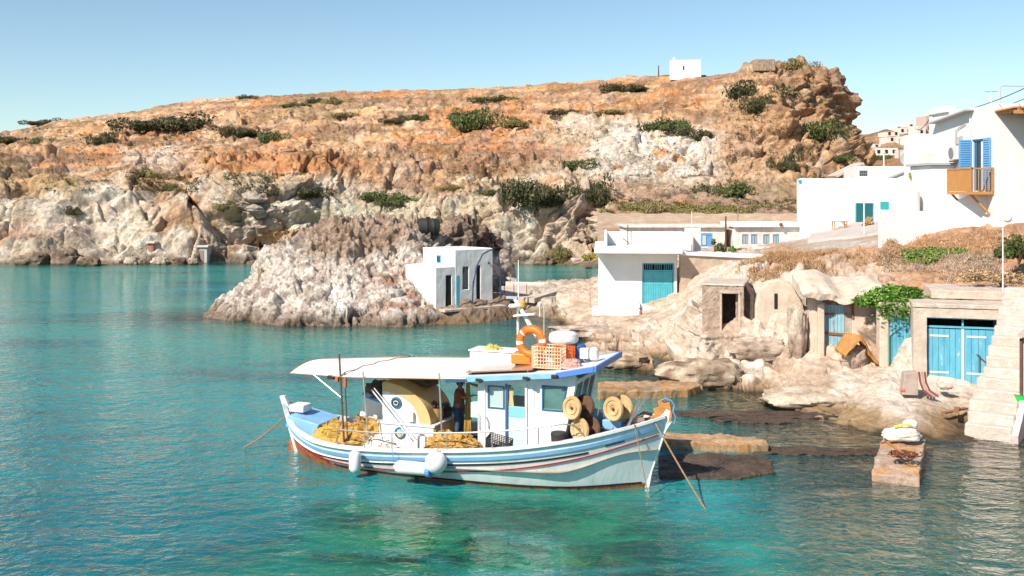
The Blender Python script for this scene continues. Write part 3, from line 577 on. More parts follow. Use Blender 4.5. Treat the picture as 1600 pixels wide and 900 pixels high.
rs_ = lambda x: sheer(x)-lerp(.58, .44, min(1, abs(x-.2)/4.6)**1.5)
strake('red_stripe', lambda x: rs_(x)+.015, lambda x: rs_(x)-.015, .035, REDP, -5.5, 5.55)
strake('waterline_stripe', lambda x: zb(x)+.035, lambda x: zb(x)-.01, .012, BLACKP, -3.4, 5.4)
# gunwale cap, inner bulwark and deck
g = MB(); prev = {}
for x in np.linspace(-5.72, 5.62, 80):
    for side in (-1, 1):
        z = sheer(x); hb = hbeam(x); cur = [Vector((x, side*(hb+.05), z-.02)), Vector((x, side*(hb+.05), z+.045)), Vector((x, side*max(hb-.16, .01), z+.045)), Vector((x, side*max(hb-.16, .01), z-.02)), Vector((x, side*max(hb-.12, .01), z-.35))]
        if side in prev: g.add(prev[side]+cur, [(0, 5, 6, 1), (1, 6, 7, 2), (2, 7, 8, 3), (3, 8, 9, 4)])
        prev[side] = cur
g.build('gunwale', BWHITE, boat)
d = MB(); pr = None
for x in np.linspace(-5.5, 5.4, 50):
    z = min(sheer(x)-.3, .42+.1*sm(-1, 3, x)+.5*sm(3, 5, x)+.5*sm(-4.3, -5.2, x)); b = max(hbeam(x)-.11, .01); cur = [Vector((x, -b, z)), Vector((x, 0, z+.03)), Vector((x, b, z))]
    if pr: d.add(pr+cur, [(0, 3, 4, 1), (1, 4, 5, 2)])
    pr = cur
d.build('deck', mat('deck_paint', (.42, .36, .3), .8, (.3, .22, .16), 3., .01, 12.), boat)
# stem and stern posts, rudder, crest
s = MB(); s.prism([(5.5, 1.5), (5.68, 1.72), (5.72, 2.0), (5.62, 2.06), (5.56, 1.95), (5.3, 1.7)], -.07, .07, 0); s.prism([(4.95, -.3), (5.12, -.3), (5.25, .4), (5.62, 1.5), (5.78, 1.75), (5.6, 1.75), (5.35, 1.2), (5.0, .2)], -.05, .05, 0)
s.build('stem_post', BWHITE, boat, bevel=.015)
s = MB(); s.prism([(x-.03, z-.27) for x, z in [(5.2, 1.83), (5.78, 2.0), (5.8, 2.18), (5.74, 2.5), (5.6, 2.46), (5.52, 2.56), (5.42, 2.5), (5.47, 2.36), (5.3, 2.3), (5.36, 2.16), (5.16, 2.06)]], -.06, .06); s.build('stem_crest', WOOD, boat, bevel=.012)
s = MB(); s.prism([(-5.3, -.3), (-5.1, -.3), (-5.25, .3), (-5.55, 1.2), (-5.66, 1.42), (-5.76, 1.6), (-5.92, 1.58), (-5.78, 1.2), (-5.6, .6)], -.07, .07)
s.build('stern_post', BWHITE, boat, bevel=.02)
s = MB(); s.prism([(-5.2, -.5), (-5.05, .2), (-5.3, .62), (-5.45, .55), (-5.62, .2), (-5.75, -.5)], -.04, .04); s.build('rudder', HULLR, boat, bevel=.01)
# stern locker with blue front, white stern deck
s = MB(); s.prism([(-5.35, .85), (-4.4, .6), (-4.25, .98), (-5.25, 1.18)], -.62, .62); s.build('stern_locker', SKYB, boat, bevel=.02)
s = MB(); s.box((-5.2, -.05, 1.3), (.5, .5, .22), 0); s.build('stern_bitts', BWHITE, boat, bevel=.05)
# white steering console, slanted, aft
c = MB(); T = Matrix.Translation((-2.95, .5, 0)); c.prism([(-.55, .5), (.55, .42), (.72, 1.62), (-.18, 1.84)], -.45, .45, 0, T); con = c.build('aft_locker', BWHITE, boat, bevel=.03)
c = MB(); c.prism([(-.2, 1.72), (.71, 1.5), (.73, 1.6), (-.19, 1.84)], -.47, -.452, 0, T); c.build('blue_trim', BLUE, con)
c = MB(); c.box((-2.1, .12, 1.22), (.12, .1, .5), 0, M=Matrix.Rotation(.25, 4, 'Y')); c.build('red_panel', mat('red_panel', (.6, .03, .02), .5), con)
# engine casing with round barrel hood
c = MB(); c.b2(-2.15, -.5, -.95, .65, .42, 1.32); cas = c.build('engine_casing', BWHITE, boat, bevel=.02)
c = MB(); c.b2(-2.17, -.48, -.97, .67, .42, .62); c.build('blue_kickboard', BLUE, cas)
c = MB(); c.b2(-2.19, -.46, -.985, .69, 1.27, 1.325); c.build('lip', BWHITE, cas, bevel=.01)
c = MB(); c.b2(-.478, -.46, -.93, .63, .64, 1.25); c.build('beige_end_panel', OCHRE, cas)
c = MB(); arc = [(-2.1, 1.325), (-2.1, 2.0)]+[(-2.1+1.55*math.sin(a)*.93+.0, 1.33+.95*math.cos(a)+.08*math.cos(a)) for a in np.linspace(.02, math.pi/2, 18)]
arc[1] = (-2.1, 2.3)
c.prism(arc, -.85, .55); hood = c.build('barrel_hood', BWHITE, cas, bevel=.012)
c = MB(); po = arc[1:]; pr = None
for (x, z) in po:
    nx, nz = (x+2.1)/1.5, (z-1.33)/1.; l = math.hypot(nx, nz) or 1; nx /= l; nz /= l
    cur = [Vector((x-.0*nx, -.875, z)), Vector((x+.03*nx, -.875, z+.03*nz)), Vector((x+.03*nx, .56, z+.03*nz)), Vector((x, .56, z))]
    if pr: c.add(pr+cur, [(0, 4, 5, 1), (1, 5, 6, 2), (2, 6, 7, 3), (3, 7, 4, 0)])
    else: c.add(cur, [(0, 1, 2, 3)])
    pr = cur
c.add(pr, [(0, 1, 2, 3)]); c.build('ochre_hood_roof', OCHRE, hood)
c = MB()
pr = None
for (x, z) in po[1:]:
    k = .78; xi, zi = -2.1+(x+2.1)*k, 1.33+(z-1.33)*k; cur = [Vector((xi, -.858, zi)), Vector((x, -.858, z)), Vector((x, -.862, z)), Vector((xi, -.862, zi))]
    if pr: c.add([pr[0], pr[1], cur[1], cur[0]], [(0, 1, 2, 3)])
    pr = cur
c.v = [(a, b-.006, z_) for a, b, z_ in c.v]; c.build('hood_rim', OCHRE, hood)
for nm, cx, cz, rr in (('porthole', -1.66, 1.85, .155), ('porthole', -1.5, 1.06, .16)):
    c = MB(); c.lathe([(rr*.72, 0), (rr, 0), (rr, .03), (rr*.74, .04), (rr*.72, .015)], (cx, -.862 if cz > 1.3 else -.955, cz), (0, -1, 0), 24); ph = c.build(nm, mat('porthole_ring_blue', (.04, .13, .24), .5), hood if cz > 1.3 else cas)
    c = MB(); c.lathe([(.001, 0), (rr*.73, 0), (rr*.73, .012), (.001, .02)], (cx, -.868 if cz > 1.3 else -.962, cz), (0, -1, 0), 24)
    if cz > 1.3:
        c.build('glass', GLASS, ph); c = MB()
        for a in range(5): c.tube([(cx+.07*math.cos(q+a*1.2), -.9, cz+.07*math.sin(q+a*1.2)*(.6+.1*a)) for q in (0, .6, 1.2)], .012, 5)
        c.build('white_swirl_emblem', CREAM, ph)
    else:
        c.build('picture_disc', mat('picture_blue', (.25, .5, .6), .5), ph); c = MB(); c.prism([(cx-.05, cz-.12), (cx+.05, cz-.12), (cx+.035, cz+.03), (cx, cz+.1), (cx-.035, cz+.03)], -.99, -.984); c.build('ochre_emblem', OCHRE, ph)
c = MB(); c.tube([(-.95, -.98, .62), (-.95, -.99, 1.02), (-.9, -.99, 1.08), (-.78, -.99, 1.08), (-.73, -.99, 1.02), (-.73, -.98, .62)], .016); c.build('grab_rail', STEEL, cas)
c = MB(); c.tube([(-2.3, -1.1, 2.2), (-1.15, -1.05, .95)], .022); c.tube([(-2.22, -1.1, 2.25), (-1.05, -1.05, 1.0)], .014); c.build('boarding_pole', BWHITE, boat)
c = MB(); c.box((-1.2, -.9, 1.5), (.18, .12, .26)); c.build('small_cabinet', mat('dull_white', (.6, .58, .54), .6), hood, bevel=.01)
# fore-aft dark hump on top of hood
c = MB(); c.prism([(-1.75, 2.33), (-1.4, 2.45), (-1.0, 2.3), (-1.0, 2.16), (-1.4, 2.3), (-1.75, 2.28)], -.2, .5); c.build('hood_vent', BROWN, hood, bevel=.02)
# wheelhouse -----------------------------------------------------
wh = bpy.data.objects.new('wheelhouse', None); COL.objects.link(wh); wh.parent = boat
def shear(p):
    if p.x > 2.58: p = Vector((2.58+(p.x-2.58)*(.62+.62*max(0, (p.z-.6))/2.), p.y, p.z))
    return p
ROOFZ = lambda x: 2.62+.1*x
def cabT(p):
    p = shear(p)
    if p.z > 2.69: p = Vector((p.x, p.y, ROOFZ(p.x)))
    return p
holes = [(1.12, 1.52, 1.97, 2.5), (1.64, 2.13, .74, 2.58), (2.62, 3.1, 2.02, 2.6)]
c = MB(); c.wall(.8, 3.3, .45, 2.7, -1.0, .05, holes, T=cabT); c.wall(.8, 3.3, .45, 2.7, .95, .05, [(1.0, 1.9, 1.9, 2.5), (2.2, 3.1, 1.9, 2.5)], T=cabT)
c.wall(-.95, .95, .45, 2.62, 0, .05, [(-.55, .35, .6, 2.4)], T=lambda p: Vector((.8+p.y, p.x, p.z)))
def frT(p): q = cabT(Vector((3.3, 0, p.z))); return Vector((q.x-p.y+.0, p.x, p.z))
c.wall(-.95, .95, .45, 2.8, 0, .05, [(-.85, -.3, 1.95, 2.68), (-.2, .3, 1.95, 2.68), (.4, .85, 1.95, 2.68)], T=frT); c.build('cabin_wall', BWHITE, wh, merge=True)
for a, b, e, f_ in holes[:1]+holes[2:]:
    fw = .035; c = MB()
    for x0, x1, z0, z1 in ((a-fw, b+fw, f_, f_+fw), (a-fw, b+fw, e-fw, e), (a-fw, a, e, f_), (b, b+fw, e, f_)):
        v = [cabT(Vector((x, y, z))) for y in (-1.025, -1.002) for z in (z0, z1) for x in (x0, x1)]
        c.add(v, [(0, 1, 3, 2), (4, 6, 7, 5), (0, 4, 5, 1), (2, 3, 7, 6), (0, 2, 6, 4), (1, 5, 7, 3)])
    c.build('window_frame', mat('navy_frame', (.03, .1, .22), .5), wh)
c = MB()
for a, b, e, f_ in holes[:1]: v = [cabT(Vector(q)) for q in ((a, -.98, e), (b, -.98, e), (b, -.98, f_), (a, -.98, f_))]; c.add(v, [(0, 1, 2, 3)])
c.build('window_pane', mat('milky_glass', (.42, .52, .5), .15), wh, merge=False)
c = MB(); a, b, e, f_ = holes[2]; c.add([cabT(Vector(q)) for q in ((a, -.98, e), (b, -.98, e), (b, -.98, f_), (a, -.98, f_))], [(0, 1, 2, 3)]); c.build('window_pane', GLASSG, wh, merge=False)
for y0, y1 in ((-.85, -.3), (-.2, .3), (.4, .85)):
    c = MB(); c.add([frT(Vector(q)) for q in ((y0, .02, 1.95), (y1, .02, 1.95), (y1, .02, 2.68), (y0, .02, 2.68))], [(0, 1, 2, 3)]); c.build('windscreen_pane', GLASS, wh, merge=False)
c = MB(); c.b2(1.66, 2.11, -.985, -.95, .74, 2.02); dr = c.build('door', mat('door_pale_blue', (.5, .66, .72), .45), wh, bevel=.008)
c = MB(); c.b2(1.67, 2.1, -.992, -.986, 1.74, 2.015); c.build('blue_band', mat('aqua_band', (.2, .5, .55), .5), dr)
c = MB(); c.b2(1.585, 1.638, -1.03, -1.002, .7, 2.6); c.build('door_jamb', mat('navy_frame', (0, 0, 0)), wh)
c = MB(); c.b2(2.132, 2.19, -1.04, -1.002, .7, 2.62); c.b2(2.35, 2.39, -1.02, -1.002, .7, 2.62); c.b2(.98, 1.02, -1.02, -1.002, .6, 2.55); c.build('batten', BWHITE, wh)
c = MB(); pr = None
for k in range(7): c.tube([(1.68+.02*k, -.955-.012*(k % 2), 2.5), (1.69+.012*k, -.957, 2.25), (1.67+.02*k, -.955-.01*(k % 2), 2.03)], .014, 5)
c.build('curtain', mat('cream_curtain', (.6, .5, .28), .9), wh)
c = MB(); c.b2(2.28, 2.84, -1.015, -1.001, 1.12, 1.9); c.build('locker_panel', mat('panel_white', (.8, .8, .8), .35), wh, bevel=.004)
c = MB(); c.b2(.55, .8, -.9, -.72, 1.62, 2.02); c.build('switch_box', BWHITE, wh, bevel=.02)
c = MB(); c.tube([(.86, -1.05, 1.35), (.86, -1.07, 1.8)], .012); c.tube([(1.05, -1.03, 1.7), (1.12, -1.06, 1.55), (1.12, -1.03, 1.4)], .014); c.build('handrail', STEEL, wh)
# roof, light-blue side visor, steep blue front visor
def rf(x): return 2.64+.1*x
c = MB()
V8 = lambda x0, x1, y0, y1, f, th: [Vector((x, y, f(x)+k*th)) for k in (0, 1) for y in (y0, y1) for x in (x0, x1)]
BX = [(0, 1, 3, 2), (4, 6, 7, 5), (0, 4, 5, 1), (2, 3, 7, 6), (0, 2, 6, 4), (1, 5, 7, 3)]
c.add(V8(.15, 3.05, -1.22, 1.22, rf, .07), BX); c.add(V8(3.05, 4.05, -1.22, 1.22, lambda x: rf(3.05)+(x-3.05)*.22, .07), BX); roof = c.build('roof', BWHITE, wh, bevel=.01)
c = MB(); c.add(V8(-.0, 3.06, -1.3, -1.222, lambda x: rf(x)-.07, .14), BX); c.add(V8(-.0, 3.06, 1.222, 1.3, lambda x: rf(x)-.07, .14), BX); c.build('light_blue_fascia', SKYB, roof, bevel=.01)
c = MB(); f3 = lambda x: rf(3.06)-.07+(x-3.06)*.22
c.add(V8(3.065, 4.05, -1.3, -1.222, f3, .15), BX); c.add(V8(3.065, 4.05, 1.222, 1.3, f3, .15), BX); c.add(V8(4.055, 4.12, -1.3, 1.3, lambda x: f3(4.05), .15), BX); c.build('visor', mat('visor_blue', (.08, .2, .55), .45), roof, bevel=.012)
for x in (.95, 2.25): c = MB(); c.box((x, -1.34, rf(x)-.02), (.14, .07, .07)); c.box((x+.08, -1.36, rf(x)-.04), (.1, .05, .09), rz=.4); c.build('deck_light', DARK, roof, bevel=.01)
c = MB(); c.b2(2.95, 3.12, -1.38, -1.303, rf(3)-.06, rf(3)+.04); c.build('horn', DARK, roof, bevel=.02)
c = MB(); c.add(V8(.5, 2.35, -1.1, .1, lambda x: rf(x)+.14, .035), BX); c.build('solar_panel', mat('panel_surface', (.25, .17, .14), .12, (.32, .2, .16), 4., spec=.8), roof)
c = MB()
for x, y in ((.6, -1.), (2.2, -1.), (.6, 0), (2.2, 0)): c.tube([(x, y, rf(x)+.06), (x, y, rf(x)+.15)], .015)
c.build('panel_feet', STEEL, roof)
# awning with poles ------------------------------------------------
aw = MB(); ax = np.linspace(-5.05, .6, 28); ay = np.linspace(-1, 1, 15); vs = []
for x in ax:
    t = (x+5.05)/5.65; wd = lerp(.85, 1.38, min(1, t/.4)) if t < .4 else 1.38
    for y in ay: vs.append(Vector((x+.0*y, y*wd, lerp(2.55, 2.83, t)+.1*(1-y*y)+.07*(y-.6))))
n = 15
fs = [(i*n+k, (i+1)*n+k, (i+1)*n+k+1, i*n+k+1) for i in range(27) for k in range(14)]
aw.add(vs, fs); awo = aw.build('awning', CANVAS, boat, smooth=True); md = awo.modifiers.new('t', 'SOLIDIFY'); md.thickness = .018
aw = MB(); aw.tube([vs[i*n]+Vector((0, -.012, 0)) for i in range(28)], .016, 5); aw.tube([vs[k]+Vector((-.01, 0, 0)) for k in range(n)], .016, 5); aw.tube([vs[i*n+14] for i in range(28)], .02, 5)
a_, b_ = vs[9*n], vs[12*n+14]; aw.tube([vs[(9+int(k*.35))*n+k]+Vector((0, 0, .02)) for k in range(15)], .012, 5); aw.build('edge_rope', ROPE, awo)
for nm, a, b, r, mt in (('awning_pole', (-3.05, -1.28, .75), (-3.2, -1.28, 3.15), .028, BROWN), ('awning_pole', (-2.98, -1.2, .75), (-3.08, -1.2, 2.65), .02, BROWN), ('awning_pole', (-2.2, -1.45, .75), (-2.42, -1.36, 2.72), .022, STEEL), ('awning_pole', (-2.25, 1.3, .75), (-2.25, 1.3, 2.8), .022, STEEL), ('awning_pole', (-.07, -1.33, .85), (-.17, -1.33, 2.82), .024, STEEL), ('awning_pole', (-.05, 1.3, .85), (-.05, 1.3, 2.82), .022, STEEL), ('awning_strut', (-4.2, -1.1, 2.55), (-3.15, -1.25, 1.95), .018, STEEL)):
    c = MB(); c.tube([a, b], r, 8); c.build(nm, mt, boat)
c = MB(); c.box((-3.25, -1.3, 2.45), (.1, .1, .14)); c.box((-2.98, -1.33, 2.4), (.08, .08, .3)); c.build('pole_tackle', mat('rusty_orange', (.45, .12, .04), .8), boat, bevel=.02)
c = MB(); c.box((-3.5, -1.2, 2.48), (.2, .1, .1)); c.build('hanging_lamp', DARK, boat, bevel=.01)
# rails
c = MB(); rz_ = lambda x: sheer(x)+.47
pts = [(x, -(hbeam(x)-.04), rz_(x)) for x in np.linspace(-3.1, 3.3, 24)]+[(3.55, -(hbeam(3.55)-.04), rz_(3.4)-.05), (3.72, -(hbeam(3.7)-.04), rz_(3.5)-.22), (3.8, -(hbeam(3.8)-.04), sheer(3.8)+.04)]
c.tube(pts, .02, 7); rl = c.build('guard_rail', STEEL, boat, smooth=True)
for x in (-3.1, -2.2, -1.35, .25, 1.5, 2.7): c = MB(); c.tube([(x, -(hbeam(x)-.04), sheer(x)), (x, -(hbeam(x)-.04), rz_(x))], .016, 6); c.build('stanchion', STEEL, rl)
# mast
c = MB(); c.tube([(1.5, .2, rf(1.5)), (1.48, .2, 4.55)], [.045, .03], 8); c.tube([(1.5, .2, 4.4), (1.5, .2, 5.75)], [.022, .012], 6); c.tube([(2.35, .1, 3.3), (1.85, .15, 4.0), (1.4, .2, 4.7)], .06, 8); ms = c.build('mast', CREAM, boat)
c = MB(); c.lathe([(.02, 0), (.17, .02), (.19, .06), (.15, .1), (.02, .11)], (1.42, .15, 4.45)); c.build('antenna_disc', CREAM, ms, smooth=True)
c = MB(); c.box((1.72, .1, 4.28), (.62, .2, .05), M=Matrix.Rotation(-.12, 4, 'Y')); c.build('crosstree', CREAM, ms, bevel=.01)
c = MB(); c.lathe([(.02, 0), (.02, .25), (.06, .3), (.065, .36), (.02, .4)], (2.15, .1, 4.25)); c.build('antenna_knob', CREAM, ms, smooth=True)
c = MB(); c.box((1.32, .2, 4.72), (.34, .12, .07)); c.build('mast_head', mat('grey_plastic', (.35, .37, .4), .6), ms, bevel=.01)
c = MB(); c.lathe([(.04, 0), (.09, .04), (.09, .16), (.04, .2)], (1.62, .2, 4.45)); c.build('lantern', mat('amber_plastic', (.6, .33, .06), .4), ms)
c = MB(); c.tube([(2.42, -.35, 3.0), (2.42, -.35, 4.6)], .008, 5); c.tube([(2.85, 0, 3.), (2.85, 0, 3.6)], .03, 6); c.tube([(3.5, .0, 3.1), (2.95, 0, 3.55)], .025, 6); c.build('whip_antenna', CREAM, ms)
c = MB(); c.lathe([(.02, .0), (.36, .03), (.4, .1), (.4, .16), (.37, .27), (.3, .31), (.02, .33)], (2.85, 0, 3.57), n=28); rd = c.build('radar_dome', CREAM, ms, bevel=.02)
# fore deck: blue lockers, net hauler, winch drums
c = MB(); c.b2(3.25, 3.75, -.7, .7, .9, 1.75); c.build('fore_locker', mat('locker_blue', (.1, .28, .42), .5), boat, bevel=.02)
c = MB(); c.b2(4.05, 4.55, -.5, .5, 1.2, 1.75); c.build('fore_locker', SKYB, boat, bevel=.02)
nh = bpy.data.objects.new('net_hauler', None); COL.objects.link(nh); nh.parent = boat
def spool(c, ax_, L, r=.305, small=False):
    o = bpy.data.objects.new('drum', None); COL.objects.link(o); o.parent = nh; A = Vector(ax_).normalized()
    m_ = MB(); m_.lathe([(.02, .02), (r*.28, .02), (r*.3, .0), (r*.52, -.015), (r*.56, .012), (r*.66, .012), (r*.7, -.02), (r*.93, -.03), (r, .01), (r, .035), (r*.9, .03), (r*.6, .07), (.02, .07)], c, A*-1, 36); m_.v = [tuple(Vector(q)) for q in m_.v]; m_.build('ochre_face', mat('drum_ochre', (.66, .42, .21), .55, (.48, .28, .13), 5., .006, 20.), o, smooth=True)
    e = Vector(c)-A*L; m_ = MB(); m_.tube([Vector(c)-A*.06, e], .1, 12); m_.build('axle', BROWN, o)
    m_ = MB(); m_.lathe([(.02, -.03), (r*.6, -.03), (r*.95, -.06), (r*1.02, 0), (r*.95, .05), (.02, .05)], e, A, 30); m_.build('rear_flange', BROWN if not small else mat('drum_ochre', (0, 0, 0)), o, smooth=True)
    m_ = MB(); m_.lathe([(.02, 0), (.045, 0), (.03, .03), (.005, .035)], Vector(c)+A*.005, A, 10); m_.build('hub_cap', BROWN, o)
spool((3.42, -1.12, 2.13), (-.42, -.9, .08), .5); spool((4.4, -.75, 2.1), (-.38, -.92, .05), .42, .31, True); spool((3.62, -1.12, 1.6), (-.42, -.9, .1), .45, .3)
c = MB(); c.tube([(3.9, -.7, 1.2), (3.75, -.6, 2.1), (4.1, -.4, 1.9), (4.5, -.4, 2.05)], .035); c.tube([(3.75, -.6, 1.6), (4.3, -.5, 1.5), (4.6, -.35, 2.1)], .03); c.tube([(3.9, -.6, 1.7), (4.05, -.7, 2.2), (4.2, -.6, 1.95)], .02)
c.bar((4.55, -.55, 1.4), (5.15, -.2, 2.35), .06, .05); c.bar((4.65, -.75, 1.4), (5.02, -.45, 2.3), .06, .05); c.build('hauler_frame', STEEL, nh)
c = MB(); c.bar((4.35, -.3, 1.62), (5.35, 0, 1.78), .06, .05); c.bar((4.3, .2, 1.6), (5.3, -.1, 1.8), .05, .05); c.box((4.95, -.35, 1.8), (.3, .2, .12), rz=.4); c.tube([(4.8, -.5, 1.72), (5.05, -.1, 1.92), (5.2, .1, 1.85)], .05); c.build('anchor_gear', GREYW, boat)
c = MB(); c.lathe([(.17, 0), (.21, .38), (.19, .42), (.02, .42)], (3.12, -1.25, 1.1), n=16); c.build('dark_drum', DARK, boat)

# ---------------- things on the boat
def heap(nm, label, cat, p, rx, ry, rz_, mt, strands=50, seed=1, group=None, sr=.012):
    o = onboat(nm, label, cat, p, group); rnd = random.Random(seed); c = MB(); nu, nv = 48, 20
    vs = []
    for j in range(nv+1):
        a = math.pi/2*j/nv
        for i in range(nu): t = 2*math.pi*i/nu; vs.append((math.cos(t)*math.cos(a), math.sin(t)*math.cos(a), math.sin(a)))
    q = np.array(vs); d = 1+(fbm(q*2.2+seed, 4, seed)-.5)*.8+(ridged(q*5+seed, 3, seed)-.5)*.28; q = q*d[:, None]*np.array((rx, ry, rz_))
    fs = [(j*nu+i, j*nu+(i+1) % nu, (j+1)*nu+(i+1) % nu, (j+1)*nu+i) for j in range(nv) for i in range(nu)]
    c.add([tuple(v) for v in q], fs); c.build('heaped_net', mt, o, smooth=True)
    c = MB(); qq = q.reshape(nv+1, nu, 3)
    for k in range(strands):
        i = rnd.randrange(nu); j = rnd.randrange(1, nv-2); pts = []
        for s_ in range(9):
            v = Vector(qq[max(0, min(nv-1, j)), i % nu])*1.03; pts.append(v+Vector((0, 0, .01))); i += rnd.choice((-2, -1, 1, 2)); j += rnd.choice((-1, 0, 0, 1))
        c.tube(pts, sr, 4)
    c.build('loose_strands', mt, o); return o
heap('fishing_net', 'yellow ochre fishing net heaped just inside the pointed stern', 'fishing net', (-3.7, -.38, .52), .78, .6, .5, NETW, 60, 2, 'nets heaped on the boat')
heap('fishing_net', 'ochre net piled against the two dark awning poles', 'fishing net', (-2.75, -.6, .5), .85, .7, .62, NETY, 60, 5, 'nets heaped on the boat')
heap('fishing_net', 'orange yellow net spilling on the rail between engine casing and wheelhouse', 'fishing net', (.22, -1.2, .75), .72, .38, .42, NETY, 60, 8, 'nets heaped on the boat')
heap('coiled_rope', 'brown coiled ropes on the stern deck behind the yellow net', 'rope', (-3.1, .25, .9), .45, .4, .3, ROPE, 40, 12)
heap('plastic_sack', 'crumpled white sack lying in front of the engine casing', 'sack', (-1.95, -1.3, .62), .48, .26, .36, mat('sack_plastic', (.68, .64, .6), .5, (.5, .4, .34), 5., .02, 10.), 0, 15)
heap('yellow_float_net', 'small pale yellow net bundle on top of the white roof box', 'fishing net', (.78, .15, 3.22), .26, .2, .16, mat('lemon_net', (.7, .6, .18), .9, (.5, .45, .12), 9., .04, 25.), 40, 18, sr=.014)
heap('bundled_gear', 'dark bundled ropes and gear on top of the slanted aft locker', 'gear bundle', (-2.85, .5, 1.72), .5, .4, .34, mat('dark_gear', (.05, .04, .04), .8, (.2, .12, .09), 7., .04, 20.), 30, 21)
# roof boxes
o = onboat('roof_box', 'large white box on the wheelhouse roof behind the awning', 'box', (.95, .2, rf(1)+.1)); c = MB(); c.b2(-.75, .62, -.35, .35, 0, .42); c.build('box_body', CREAM, o, bevel=.04); c = MB(); c.b2(-.78, .65, -.38, .38, .42, .46); c.build('box_lid', CREAM, o, bevel=.015)
o = onboat('float_case', 'orange flat case beside the white roof box and crate', 'case', (1.95, -.2, rf(2)+.18)); c = MB(); c.b2(-.45, .38, -.2, .25, 0, .28); c.build('case_body', mat('orange_case', (.8, .22, .03), .4), o, bevel=.03); c = MB(); c.b2(.1, .24, -.215, -.2, .06, .2); c.build('red_label', REDP, o)
def crate(nm, label, p, d, mt, seed=0, rz=0, tilt=None, group=None):
    o = onboat(nm, label, 'crate', p, group, rz); c = MB(); x, y, z = d[0]/2, d[1]/2, d[2]; t = .012
    for fx, fy in ((0, -y), (0, y)):
        nx = 10; nz = 6
        for i in range(nx+1): c.box((-x+2*x*i/nx, fy, z/2), (t*1.3, t*1.5, z))
        for k in range(nz+1): c.box((0, fy, z*k/nz), (2*x, t, t*1.3))
    for fx in (-x, x):
        for i in range(8): c.box((fx, -y+2*y*i/7, z/2), (t*1.5, t*1.3, z))
        for k in range(7): c.box((fx, 0, z*k/6), (t, 2*y, t*1.3))
    c.b2(-x, x, -y, y, 0, .012); c.build('crate_lattice', mt, o)
    if tilt: o.rotation_euler = (tilt[0], tilt[1], o.rotation_euler[2])
    return o
crate('plastic_crate', 'orange and white lattice crate standing on the wheelhouse roof', (2.65, -.6, rf(2.6)+.14), (.78, .5, .55), mat('crate_pale_orange', (.8, .42, .2), .5, (.82, .68, .52), 6.))
o = crate('plastic_crate', 'deep orange crate stacked behind the pale lattice crate', (2.95, -.15, rf(2.9)+.14), (.5, .45, .5), ORANGE)
o = onboat('blue_barrel', 'small blue barrel on the roof below the radar', 'barrel', (3.25, .1, rf(3.2)+.16)); c = MB(); c.lathe([(.15, 0), (.19, .04), (.19, .4), (.14, .45), (.02, .45)], n=18); c.build('barrel_body', mat('barrel_blue', (.03, .1, .35), .4), o, smooth=True)
o = onboat('white_canister', 'white canister standing on the front end of the visor', 'canister', (3.75, -.2, f3(3.75)+.2)); c = MB(); c.lathe([(.1, 0), (.12, .04), (.12, .26), (.07, .32), (.02, .32)], n=14); c.box((-.28, .1, .14), (.22, .2, .26)); c.build('canister_body', CREAM, o)
heap('rope_coil', 'pinkish rope coil on the roof beside the blue barrel', 'rope', (3.3, -.75, f3(3.3)+.14), .26, .16, .2, mat('pink_rope', (.55, .33, .28), .8), 40, 33)
crate('fish_crate', 'tilted black crate on the side deck beside the wheelhouse door', (1.55, -1.4, 1.0), (.62, .3, .3), mat('black_crate', (.04, .035, .035), .6), tilt=(.25, .18))
o = onboat('bucket', 'golden brown bucket with plants standing on the engine casing', 'bucket', (-.68, -.35, 1.33)); c = MB(); c.lathe([(.12, 0), (.18, .36), (.195, .37), (.17, .34), (.02, .3)], n=20); c.build('pail', mat('bucket_gold', (.5, .3, .1), .4, (.35, .2, .08), 5.), o); c = MB(); rnd = random.Random(3)
for k in range(26): a = rnd.random()*6.3; c.tube([(0, 0, .3), (.12*math.cos(a), .12*math.sin(a), .42+rnd.random()*.12), (.2*math.cos(a), .2*math.sin(a), .4)], .014, 4)
c.build('contents', mat('dark_gear', (0, 0, 0)), o)
heap('gear_pile', 'dark pile of gear and bottles behind the golden bucket', 'gear', (-.78, .25, 1.3), .22, .35, .36, mat('dark_gear', (0, 0, 0)), 40, 44)
# lifebuoy
o = onboat('lifebuoy', 'orange lifebuoy with white bands leaning on the mast above the roof', 'lifebuoy', (2.05, -.32, 3.62), rz=R(-6)); o.rotation_euler[0] = R(-6)
c = MB(); n1, n2 = 48, 14; vs = []; fs = []; ms_ = []
for i in range(n1):
    a = 2*math.pi*i/n1
    for k in range(n2): b = 2*math.pi*k/n2; rr = .33+.105*math.cos(b); vs.append((rr*math.cos(a), .075*math.sin(b), rr*math.sin(a)))
for i in range(n1):
    band = (i % 12) in (0, 1) if (i//12) in (0, 2) else (i % 12) == 6
    for k in range(n2): c.f.append((i*n2+k, i*n2+(k+1) % n2, ((i+1) % n1)*n2+(k+1) % n2, ((i+1) % n1)*n2+k)); c.m.append(1 if band else 0)
c.v = vs; c.build('ring', [ORANGE, CREAM], o, smooth=True)
c = MB(); c.tube([(.44*math.cos(a), .0, .44*math.sin(a)) for a in np.linspace(0, 6.283, 30)], .012, 5); c.build('grab_line', mat('orange_line', (.5, .1, .02), .7), o)
